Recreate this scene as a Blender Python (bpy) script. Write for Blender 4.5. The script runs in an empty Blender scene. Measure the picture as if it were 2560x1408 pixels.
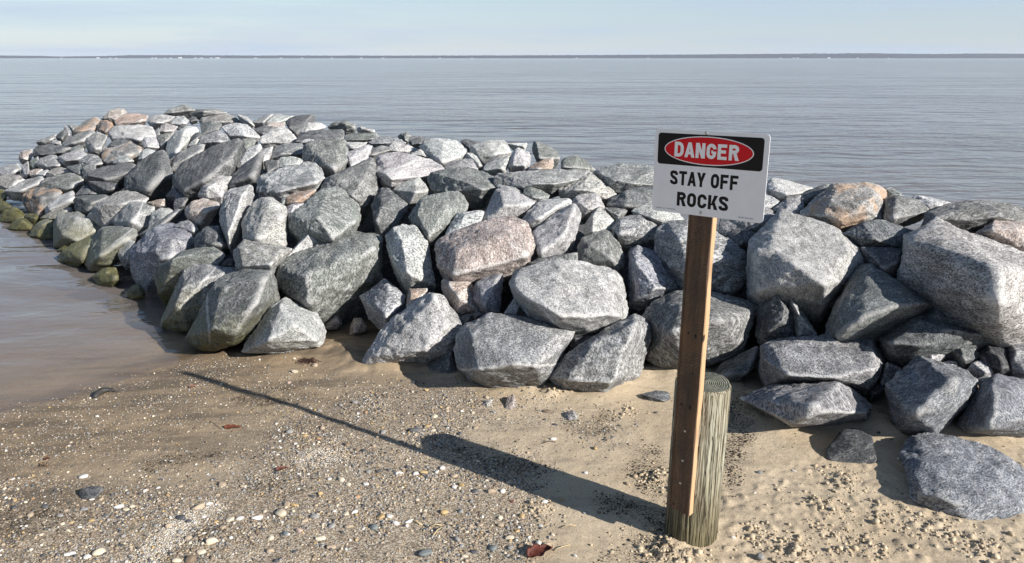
import bpy, bmesh, math, random
import numpy as np
from mathutils import Vector, Matrix

# ------------------------------------------------------------------ camera, sky, sun, exposure
SC = bpy.context.scene
COL = SC.collection
F, PITCH, CH = 1850.0, math.radians(16.813), 1.64
CW, CHT = 2560.0, 1408.0
cam = bpy.data.cameras.new('camera')
cam.sensor_width = 36.0
cam.lens = F / CW * 36.0
cam.clip_start, cam.clip_end = 0.05, 30000.0
camo = bpy.data.objects.new('camera', cam)
COL.objects.link(camo)
camo.location = (0, 0, CH)
camo.rotation_euler = (math.pi / 2 - PITCH, 0, 0)
SC.camera = camo

SUN_EL, SUN_AZ = math.radians(27.0), math.radians(124.4)      # azimuth clockwise from +Y
world = bpy.data.worlds.new('World')
SC.world = world
world.use_nodes = True
wn, wl = world.node_tree.nodes, world.node_tree.links
wn.clear()
wo = wn.new('ShaderNodeOutputWorld')
bg = wn.new('ShaderNodeBackground')
sky = wn.new('ShaderNodeTexSky')
sky.sky_type = 'NISHITA'
sky.sun_disc = False
sky.sun_elevation = SUN_EL
sky.sun_rotation = SUN_AZ
sky.air_density = 1.0
sky.dust_density = 0.2
sky.ozone_density = 2.0
# thin high cirrus drawn out along the horizon
wtc = wn.new('ShaderNodeTexCoord')
wmp = wn.new('ShaderNodeMapping')
wmp.inputs['Scale'].default_value = (1.6, 1.6, 26.0)
wmp.inputs['Rotation'].default_value = (0.05, 0.02, 0.0)
wns = wn.new('ShaderNodeTexNoise')
wns.inputs['Scale'].default_value = 1.7
wns.inputs['Detail'].default_value = 6
wns.inputs['Roughness'].default_value = 0.55
wrm = wn.new('ShaderNodeMapRange')
wrm.inputs['From Min'].default_value = 0.42
wrm.inputs['From Max'].default_value = 0.75
wrm.inputs['To Min'].default_value = 0.66
wrm.inputs['To Max'].default_value = 1.0
wmx = wn.new('ShaderNodeMix')
wmx.data_type = 'RGBA'
wmx.inputs['B'].default_value = (4.4, 5.35, 6.65, 1)
wl.new(wtc.outputs['Generated'], wmp.inputs['Vector'])
wl.new(wmp.outputs['Vector'], wns.inputs['Vector'])
wl.new(wns.outputs['Fac'], wrm.inputs['Value'])
wsx = wn.new('ShaderNodeSeparateXYZ')
wl.new(wtc.outputs['Generated'], wsx.inputs[0])
wel = wn.new('ShaderNodeMapRange')                             # the veil thins out with height
wel.inputs['From Min'].default_value = 0.02
wel.inputs['From Max'].default_value = 0.42
wel.inputs['To Min'].default_value = 1.0
wel.inputs['To Max'].default_value = 0.10
wml = wn.new('ShaderNodeMath')
wml.operation = 'MULTIPLY'
wl.new(wsx.outputs[2], wel.inputs['Value'])
wl.new(wrm.outputs['Result'], wml.inputs[0])
wl.new(wel.outputs['Result'], wml.inputs[1])
wl.new(wml.outputs[0], wmx.inputs['Factor'])
wl.new(sky.outputs['Color'], wmx.inputs['A'])
wl.new(wmx.outputs['Result'], bg.inputs['Color'])
wl.new(bg.outputs['Background'], wo.inputs['Surface'])
bg.inputs['Strength'].default_value = 0.068

sl = bpy.data.lights.new('sun', 'SUN')
sl.energy = 5.0
sl.angle = math.radians(0.53)
sl.color = (1.0, 0.955, 0.89)
so = bpy.data.objects.new('sun', sl)
COL.objects.link(so)
sd = Vector((math.sin(SUN_AZ) * math.cos(SUN_EL), math.cos(SUN_AZ) * math.cos(SUN_EL), math.sin(SUN_EL)))
so.rotation_euler = sd.to_track_quat('Z', 'Y').to_euler()
so.location = sd * 30

SC.view_settings.view_transform = 'Standard'
SC.view_settings.look = 'None'
SC.view_settings.exposure = 0.84
SC.view_settings.gamma = 1.0
SC.view_settings.use_curve_mapping = False
SC.cycles.max_bounces = 6
SC.cycles.diffuse_bounces = 3
SC.cycles.transparent_max_bounces = 8
SC.cycles.volume_bounces = 0
SC.cycles.use_denoising = True
SC.cycles.sample_clamp_indirect = 6.0
SC.render.film_transparent = False

rng = np.random.default_rng(11)
random.seed(5)
WZ = -0.10                                                     # water level; the sand at the post is z = 0

# ------------------------------------------------------------------ photograph pixel <-> world
CP, SP = math.cos(PITCH), math.sin(PITCH)
def rays(px, py):                                              # direction per unit of camera depth
    cx = (np.asarray(px, float) - CW / 2) / F
    cy = (CHT / 2 - np.asarray(py, float)) / F
    return np.stack([cx, CP + SP * cy, CP * cy - SP], -1)
def point(px, py, depth):
    return np.array([0, 0, CH]) + rays(px, py) * np.asarray(depth)[..., None]
def on_level(px, py, z=0.0):
    r = rays(px, py)
    return np.array([0, 0, CH]) + r * ((z - CH) / r[..., 2])[..., None]

# ------------------------------------------------------------------ vector noise (numpy)
_pm = np.random.default_rng(3).permutation(256).astype(np.int64)
_pm = np.concatenate([_pm, _pm, _pm])
_gr = np.random.default_rng(4).normal(size=(256, 3))
_gr /= np.linalg.norm(_gr, axis=1)[:, None]
def noise(p):
    p = np.asarray(p, float)
    i = np.floor(p).astype(np.int64)
    f = p - i
    i &= 255
    u = f * f * f * (f * (f * 6 - 15) + 10)
    out = 0
    for dx in (0, 1):
        wx = u[:, 0] if dx else 1 - u[:, 0]
        for dy in (0, 1):
            wy = u[:, 1] if dy else 1 - u[:, 1]
            for dz in (0, 1):
                wz = u[:, 2] if dz else 1 - u[:, 2]
                h = _pm[_pm[_pm[(i[:, 0] + dx) & 255] + ((i[:, 1] + dy) & 255)] + ((i[:, 2] + dz) & 255)]
                g = _gr[h]
                out = out + wx * wy * wz * (g[:, 0] * (f[:, 0] - dx) + g[:, 1] * (f[:, 1] - dy) + g[:, 2] * (f[:, 2] - dz))
    return out * 1.5
def fbm(p, octv=4, rough=0.5):
    a, t, s = 1.0, 0.0, 0.0
    p = np.asarray(p, float)
    for k in range(octv):
        t = t + a * noise(p + 17.3 * k)
        s += a
        a *= rough
        p = p * 2.03
    return t / s
def sstep(a, b, x):
    t = np.clip((x - a) / (b - a), 0, 1)
    return t * t * (3 - 2 * t)

def poly_dist(P, poly, closed=True):                           # unsigned distance, inside flag
    P = np.asarray(P, float)
    V = np.asarray(poly, float)
    n = len(V)
    best = np.full(len(P), 1e9)
    inside = np.zeros(len(P), bool)
    for k in range(n if closed else n - 1):
        a, b = V[k], V[(k + 1) % n]
        ab = b - a
        t = np.clip(((P - a) @ ab) / (ab @ ab + 1e-12), 0, 1)
        best = np.minimum(best, np.hypot(*(P - a - t[:, None] * ab).T))
        c = ((a[1] > P[:, 1]) != (b[1] > P[:, 1])) & (P[:, 0] < (b[0] - a[0]) * (P[:, 1] - a[1]) / (b[1] - a[1] + 1e-12) + a[0])
        inside ^= c
    return best, inside
def sdf(P, poly):
    d, i = poly_dist(P, poly)
    return np.where(i, d, -d)

# ------------------------------------------------------------------ objects and materials
def link(name, me, mat=None, parent=None):
    o = bpy.data.objects.new(name, me)
    COL.objects.link(o)
    if mat is not None and me is not None:
        me.materials.append(mat)
    if parent is not None:
        o.parent = parent
    return o
def tag(o, label=None, cat=None, group=None, kind=None):
    if label: o['label'] = label
    if cat: o['category'] = cat
    if group: o['group'] = group
    if kind: o['kind'] = kind
    return o
def mesh_np(name, verts, faces, smooth=True):
    me = bpy.data.meshes.new(name)
    faces = np.asarray(faces)
    k = faces.shape[1]
    me.vertices.add(len(verts))
    me.vertices.foreach_set('co', np.asarray(verts, np.float32).ravel())
    me.loops.add(faces.size)
    me.loops.foreach_set('vertex_index', faces.ravel().astype(np.int32))
    me.polygons.add(len(faces))
    me.polygons.foreach_set('loop_start', np.arange(0, faces.size, k, dtype=np.int32))
    try:
        me.polygons.foreach_set('loop_total', np.full(len(faces), k, np.int32))
    except Exception:
        pass
    me.polygons.foreach_set('use_smooth', np.full(len(faces), smooth, bool))
    me.update(calc_edges=True)
    me.validate()
    return me
def vattr(me, name, vals):
    a = me.attributes.new(name, 'FLOAT', 'POINT')
    a.data.foreach_set('value', np.asarray(vals, np.float32))
def ico(level):
    bm = bmesh.new()
    bmesh.ops.create_icosphere(bm, subdivisions=level, radius=1)
    v = np.array([x.co[:] for x in bm.verts])
    f = np.array([[x.index for x in q.verts] for q in bm.faces])
    bm.free()
    return v / np.linalg.norm(v, axis=1)[:, None], f
ICO = {k: ico(k) for k in (1, 2, 3, 5, 6)}

class NT:                                                      # small helper for node trees
    def __init__(s, name):
        s.m = bpy.data.materials.new(name)
        s.m.use_nodes = True
        s.t = s.m.node_tree
        s.n, s.l = s.t.nodes, s.t.links
        s.b = s.n['Principled BSDF']
        s.out = s.n['Material Output']
    def a(s, typ, ins=None, **kw):
        q = s.n.new('ShaderNode' + typ)
        for k, v in kw.items(): setattr(q, k, v)
        for k, v in (ins or {}).items():
            if hasattr(v, 'is_linked') or isinstance(v, bpy.types.NodeSocket): s.l.new(v, q.inputs[k])
            else: q.inputs[k].default_value = v
        return q
    def math(s, op, x, y=0.0, clamp=False):
        q = s.a('Math', {0: x, 1: y}, operation=op)
        q.use_clamp = clamp
        return q.outputs[0]
    def mix(s, f, x, y, blend='MIX'):
        q = s.a('Mix', data_type='RGBA', blend_type=blend)
        for k, v in ((0, f), (6, x), (7, y)):
            if isinstance(v, bpy.types.NodeSocket): s.l.new(v, q.inputs[k])
            else: q.inputs[k].default_value = v if k == 0 else (*v, 1) if len(v) == 3 else v
        return q.outputs[2]
    def rng(s, v, a, b, c=0.0, d=1.0):
        return s.a('MapRange', {'Value': v, 'From Min': a, 'From Max': b, 'To Min': c, 'To Max': d}).outputs[0]
    def noise(s, vec, scale, detail=3, rough=0.5, out=0, dist=0.0):
        return s.a('TexNoise', {'Vector': vec, 'Scale': scale, 'Detail': detail, 'Roughness': rough, 'Distortion': dist}).outputs[out]
    def mp(s, vec, scale=(1, 1, 1), rot=(0, 0, 0), loc=(0, 0, 0)):
        return s.a('Mapping', {'Vector': vec, 'Scale': scale, 'Rotation': rot, 'Location': loc}).outputs[0]
    def attr(s, name, typ='GEOMETRY'):
        return s.a('Attribute', attribute_name=name, attribute_type=typ)
    def bump(s, h, strength, dist, nrm=None):
        q = s.a('Bump', {'Height': h, 'Strength': strength, 'Distance': dist})
        if nrm is not None: s.l.new(nrm, q.inputs['Normal'])
        return q.outputs[0]
    def set(s, **kw):
        for k, v in kw.items():
            k = k.replace('_', ' ')
            if isinstance(v, bpy.types.NodeSocket): s.l.new(v, s.b.inputs[k])
            else: s.b.inputs[k].default_value = (*v, 1) if isinstance(v, tuple) and len(v) == 3 else v
        return s.m

def mat_rock():
    t = NT('granite_rock')
    oi = t.a('ObjectInfo')
    tc = t.a('TexCoord').outputs['Object']
    off = t.a('VectorMath', {0: tc}, operation='ADD')
    rv = t.a('CombineXYZ', {0: t.math('MULTIPLY', oi.outputs['Random'], 91.0), 1: t.math('MULTIPLY', oi.outputs['Random'], 37.0), 2: 3.1})
    t.l.new(rv.outputs[0], off.inputs[1])
    p = off.outputs[0]
    rot = t.a('VectorRotate', {'Vector': p, 'Angle': t.math('MULTIPLY', oi.outputs['Random'], 6.283)}, rotation_type='AXIS_ANGLE')
    rot.inputs['Axis'].default_value = (0.45, 0.75, 0.48)
    gs = t.rng(t.math('FRACT', t.math('MULTIPLY', oi.outputs['Random'], 5.13)), 0.0, 1.0, 0.78, 1.50)     # grain size differs from stone to stone
    q = t.a('VectorMath', {0: rot.outputs[0], 'Scale': gs}, operation='SCALE').outputs[0]
    geo = t.a('NewGeometry')
    pos = geo.outputs['Position']
    base = oi.outputs['Color']
    # broad tone, grain speckle, foliation streaks, bruised pale edges
    big = t.noise(q, 4.0, 4, 0.55)
    warp = t.noise(q, 4.0, 2, 0.5, out=1)
    qw = t.a('VectorMath', {0: q, 1: t.a('VectorMath', {0: warp, 1: (0.05, 0.05, 0.05)}, operation='MULTIPLY').outputs[0]}, operation='ADD').outputs[0]
    foli = t.noise(t.mp(qw, (7, 9, 38)), 1.0, 3, 0.6)
    grain = t.noise(t.mp(qw, (60, 75, 150)), 1.0, 3, 0.75)
    fine = t.noise(q, 210.0, 3, 0.75)
    vein = t.noise(t.mp(qw, (1.6, 2.2, 6.0)), 1.0, 3, 0.5, dist=0.5)
    vein = t.math('ABSOLUTE', t.math('SUBTRACT', vein, 0.5))
    vein = t.math('MULTIPLY', t.rng(vein, 0.014, 0.0), t.rng(grain, 0.4, 0.6))
    v = t.rng(big, 0.3, 0.7, 0.66, 1.24)
    v = t.math('MULTIPLY', v, t.rng(foli, 0.30, 0.70, 0.72, 1.26))
    v = t.math('MULTIPLY', v, t.rng(grain, 0.38, 0.62, 0.36, 1.68))
    v = t.math('MULTIPLY', v, t.rng(fine, 0.36, 0.64, 0.56, 1.46))
    c = t.mix(1.0, base, t.a('CombineColor', {0: v, 1: v, 2: v}).outputs[0], 'MULTIPLY')
    rn2 = t.math('FRACT', t.math('MULTIPLY', oi.outputs['Random'], 3.77))
    lum = t.math('ADD', t.math('MULTIPLY', t.a('RGBToBW', {0: base}).outputs[0], 3.0), 0.20, True)
    pale = t.mix(1.0, (0.62, 0.61, 0.595), t.a('CombineColor', {0: lum, 1: lum, 2: lum}).outputs[0], 'MULTIPLY')
    white = t.math('MULTIPLY', t.rng(foli, 0.48, 0.62), t.rng(grain, 0.46, 0.58))
    c = t.mix(t.math('MULTIPLY', white, t.rng(rn2, 0.0, 1.0, 0.35, 0.95)), c, pale)
    c = t.mix(t.math('MULTIPLY', vein, 0.75), c, pale)
    # one quartz seam through the stones that show one
    sn = t.a('VectorMath', {0: tc, 1: t.attr('seam', 'OBJECT').outputs['Vector']}, operation='DOT_PRODUCT').outputs['Value']
    sn = t.math('ABSOLUTE', t.math('ADD', t.math('SUBTRACT', sn, t.attr('seam_at', 'OBJECT').outputs['Fac']), t.math('MULTIPLY', t.math('SUBTRACT', t.noise(q, 14.0, 3, .6), 0.5), 0.028)))
    sm = t.math('MULTIPLY', t.rng(sn, 0.0085, 0.003), t.rng(grain, 0.30, 0.48))
    c = t.mix(t.math('MULTIPLY', sm, 0.9), c, (0.60, 0.59, 0.57))
    pt = t.rng(t.math('ADD', geo.outputs['Pointiness'], t.rng(grain, 0.3, 0.7, -0.02, 0.02)), 0.520, 0.575)
    c = t.mix(t.math('MULTIPLY', pt, 0.80), c, pale)
    rnd = t.math('FRACT', t.math('MULTIPLY', oi.outputs['Random'], 7.31))
    blot = t.rng(t.noise(qw, 13.0, 5, 0.68), 0.42, 0.62)
    c = t.mix(t.math('MULTIPLY', blot, t.math('MULTIPLY', rnd, 0.42)), c, (0.062, 0.066, 0.070))
    crack = t.a('TexVoronoi', {'Vector': qw, 'Scale': 5.5}, feature='DISTANCE_TO_EDGE').outputs['Distance']
    cm = t.math('MULTIPLY', t.rng(crack, 0.012, 0.002), t.rng(t.noise(q, 6.0, 2, .5), 0.52, 0.60))
    c = t.mix(t.math('MULTIPLY', cm, 0.25), c, (0.04, 0.04, 0.042))
    # dark biotite specks
    spk = t.noise(t.mp(q, (1, 1.3, 2.0)), 120.0, 2, 0.6)
    c = t.mix(t.math('MULTIPLY', t.rng(spk, 0.42, 0.35), 0.55), c, (0.035, 0.037, 0.042))
    # rusty or lichen patch on the rocks that have one
    ru = t.attr('rust', 'OBJECT').outputs['Fac']
    rm = t.math('MULTIPLY', t.rng(t.noise(q, 6.0, 4, 0.6), 0.46, 0.60), t.math('MULTIPLY', ru, 0.7))
    c = t.mix(rm, c, t.mix(t.rng(grain, 0.35, 0.65), (0.30, 0.16, 0.08), (0.56, 0.40, 0.28)))
    # olive algae film near the water line, and a dark wet band
    al = t.attr('algae', 'OBJECT').outputs['Fac']
    zz = t.math('ADD', t.a('SeparateXYZ', {0: pos}).outputs[2], t.math('MULTIPLY', t.math('SUBTRACT', t.noise(pos, 7.0, 4, 0.6), 0.5), 0.22))
    am = t.math('MULTIPLY', t.rng(zz, t.attr('algae_top', 'OBJECT').outputs['Fac'], WZ + 0.02), al)
    grn = t.mix(t.rng(t.noise(pos, 16.0, 4, 0.65), 0.35, 0.65), (0.035, 0.038, 0.012), (0.170, 0.152, 0.036))
    grn = t.mix(t.math('MULTIPLY', t.rng(grain, 0.5, 0.66), 0.45), grn, (0.30, 0.29, 0.13))
    c = t.mix(t.math('MULTIPLY', am, 0.86), c, grn)
    tide = t.math('MULTIPLY', t.rng(zz, WZ + 0.17, WZ + 0.06), al)
    c = t.mix(t.math('MULTIPLY', tide, 0.75), c, t.mix(1.0, c, (0.48, 0.47, 0.44), 'MULTIPLY'))
    h = t.math('ADD', t.math('MULTIPLY', grain, 0.6), t.math('ADD', t.math('MULTIPLY', fine, 0.35), t.math('MULTIPLY', t.noise(q, 60.0, 4, 0.65), 0.7)))
    n = t.bump(h, 0.85, 0.012)
    return t.set(Base_Color=c, Roughness=t.rng(am, 0, 1, 0.86, 0.45), Normal=n, Specular_IOR_Level=0.35)

def mat_plain(name, col, rough=0.6, metallic=0.0, scale=80.0, var=0.15, bump=0.0, spec=0.5):
    t = NT(name)
    tc = t.a('TexCoord').outputs['Object']
    nz = t.noise(tc, scale, 3, 0.6)
    lo = tuple(x * (1 - var) for x in col)
    hi = tuple(min(1, x * (1 + var)) for x in col)
    t.set(Base_Color=t.mix(t.rng(nz, 0.3, 0.7), lo, hi), Roughness=rough, Metallic=metallic, Specular_IOR_Level=spec)
    if bump: t.set(Normal=t.bump(nz, bump, 0.004))
    return t.m
# ------------------------------------------------------------------ the lie of the land
WL_PX = [(-500, 1132), (-120, 1062), (0, 1030), (150, 992), (300, 956), (420, 916), (500, 882), (560, 872), (640, 850)]
WLINE = [tuple(on_level(x, y, WZ)[:2]) for x, y in WL_PX]
SHORE = [(-9, -3), (-4.2, 1.0)] + WLINE + [(-0.9, 5.6), (2.0, 6.4), (5.5, 5.6), (14, 3.5), (14, -6), (-9, -6)]
def ground_z(P):
    P = np.asarray(P, float)
    d, ins = poly_dist(P, SHORE)
    up = WZ + 0.11 * (1 - np.exp(-d / 1.1))
    dn = WZ - 0.050 * d ** 1.25 / (1 + 0.3 * d) - 0.5 * (1 - np.exp(-(d / 7.0) ** 1.3))
    z = np.where(ins, up, np.maximum(dn, WZ - 1.6))
    return z
BASE_PX = [(-170, 452), (-60, 505), (0, 540), (60, 572), (150, 640), (230, 703), (330, 755), (400, 815), (475, 862)]
BASE_PX2 = [(540, 874), (620, 880), (720, 878), (800, 858), (840, 838), (900, 912), (1070, 915), (1150, 950), (1250, 968), (1400, 973), (1500, 980), (1600, 927),
            (1720, 935), (1850, 985), (1970, 1060), (2170, 1050), (2250, 1085), (2560, 1095), (2900, 1110), (3600, 1150)]
NEAR = [tuple(on_level(x, y, WZ)[:2]) for x, y in BASE_PX] + [tuple(on_level(x, y, -0.02)[:2]) for x, y in BASE_PX2]
BACK = [(8.0, 3.6), (5.0, 4.6), (3.6, 5.5), (1.3, 7.8), (-0.4, 9.2), (-3.4, 12.9), (-5.2, 13.4), (-6.7, 12.6), (-7.6, 11.3)]
FOOT = NEAR + BACK
def pile_h(P):                                                 # height of the stone pile over its foot
    dn, ins = poly_dist(P, NEAR, closed=False)
    db, _ = poly_dist(P, BACK, closed=False)
    d = np.minimum(dn, db * 1.1)
    return np.where(ins_poly(P), 0.93 * np.tanh(0.95 * d), -0.2)
def ins_poly(P):
    return poly_dist(P, FOOT)[1]
_GX, _GY = np.arange(-14, 9, 0.05), np.arange(1.5, 16, 0.05)
_g = np.stack(np.meshgrid(_GX, _GY, indexing='ij'), -1).reshape(-1, 2)
_base = np.where(_g[:, 0] + 0.35 * _g[:, 1] < -0.6, WZ, -0.02)
HMAP = (np.maximum(pile_h(_g) + _base, WZ - 0.1)).reshape(len(_GX), len(_GY))
def hmap(x, y):
    fx = np.clip((x + 14) / 0.05, 0, len(_GX) - 1.01); fy = np.clip((y - 1.5) / 0.05, 0, len(_GY) - 1.01)
    i, j = fx.astype(int), fy.astype(int); u, v = fx - i, fy - j
    return (HMAP[i, j] * (1 - u) * (1 - v) + HMAP[i + 1, j] * u * (1 - v) + HMAP[i, j + 1] * (1 - u) * v + HMAP[i + 1, j + 1] * u * v)
_D = np.arange(1.9, 15.5, 0.02)
def pile_depth(px, py):                                        # camera depth at which the view ray meets the pile
    r = rays(px, py)
    pts = r[:, None, :] * _D[None, :, None]
    z = pts[..., 2] + CH
    gap = z - hmap(pts[..., 0], pts[..., 1])
    hit = gap <= 0
    first = np.where(hit.any(1), hit.argmax(1), gap.argmin(1))
    return _D[first]

CROP = {'X': (0, 0, 1), 'A': (0, 250, 5.6325), 'B': (360, 240, 5.6325), 'C': (700, 270, 5.6325), 'D': (1040, 310, 5.6325),
        'E': (0, 440, 5.6325), 'F': (200, 480, 5.6325), 'G': (560, 440, 5.6325), 'H': (900, 440, 5.6325),
        'I': (360, 620, 4.512), 'J': (820, 640, 4.512), 'K': (1240, 400, 5.6325), 'L': (1220, 620, 3.706),
        'M': (1780, 430, 5.6325), 'N': (2130, 440, 5.214), 'O': (1780, 660, 3.352), 'P': (2080, 660, 4.1417), 'Q': (2060, 920, 3.52)}
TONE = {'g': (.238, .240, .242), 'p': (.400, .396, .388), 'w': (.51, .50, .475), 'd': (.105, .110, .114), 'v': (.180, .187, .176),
        'k': (.43, .355, .315), 'b': (.034, .036, .040), 'a': (.140, .135, .065), 'o': (.36, .275, .215), 't': (.300, .286, .266), 'u': (.195, .205, .225)}

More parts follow.
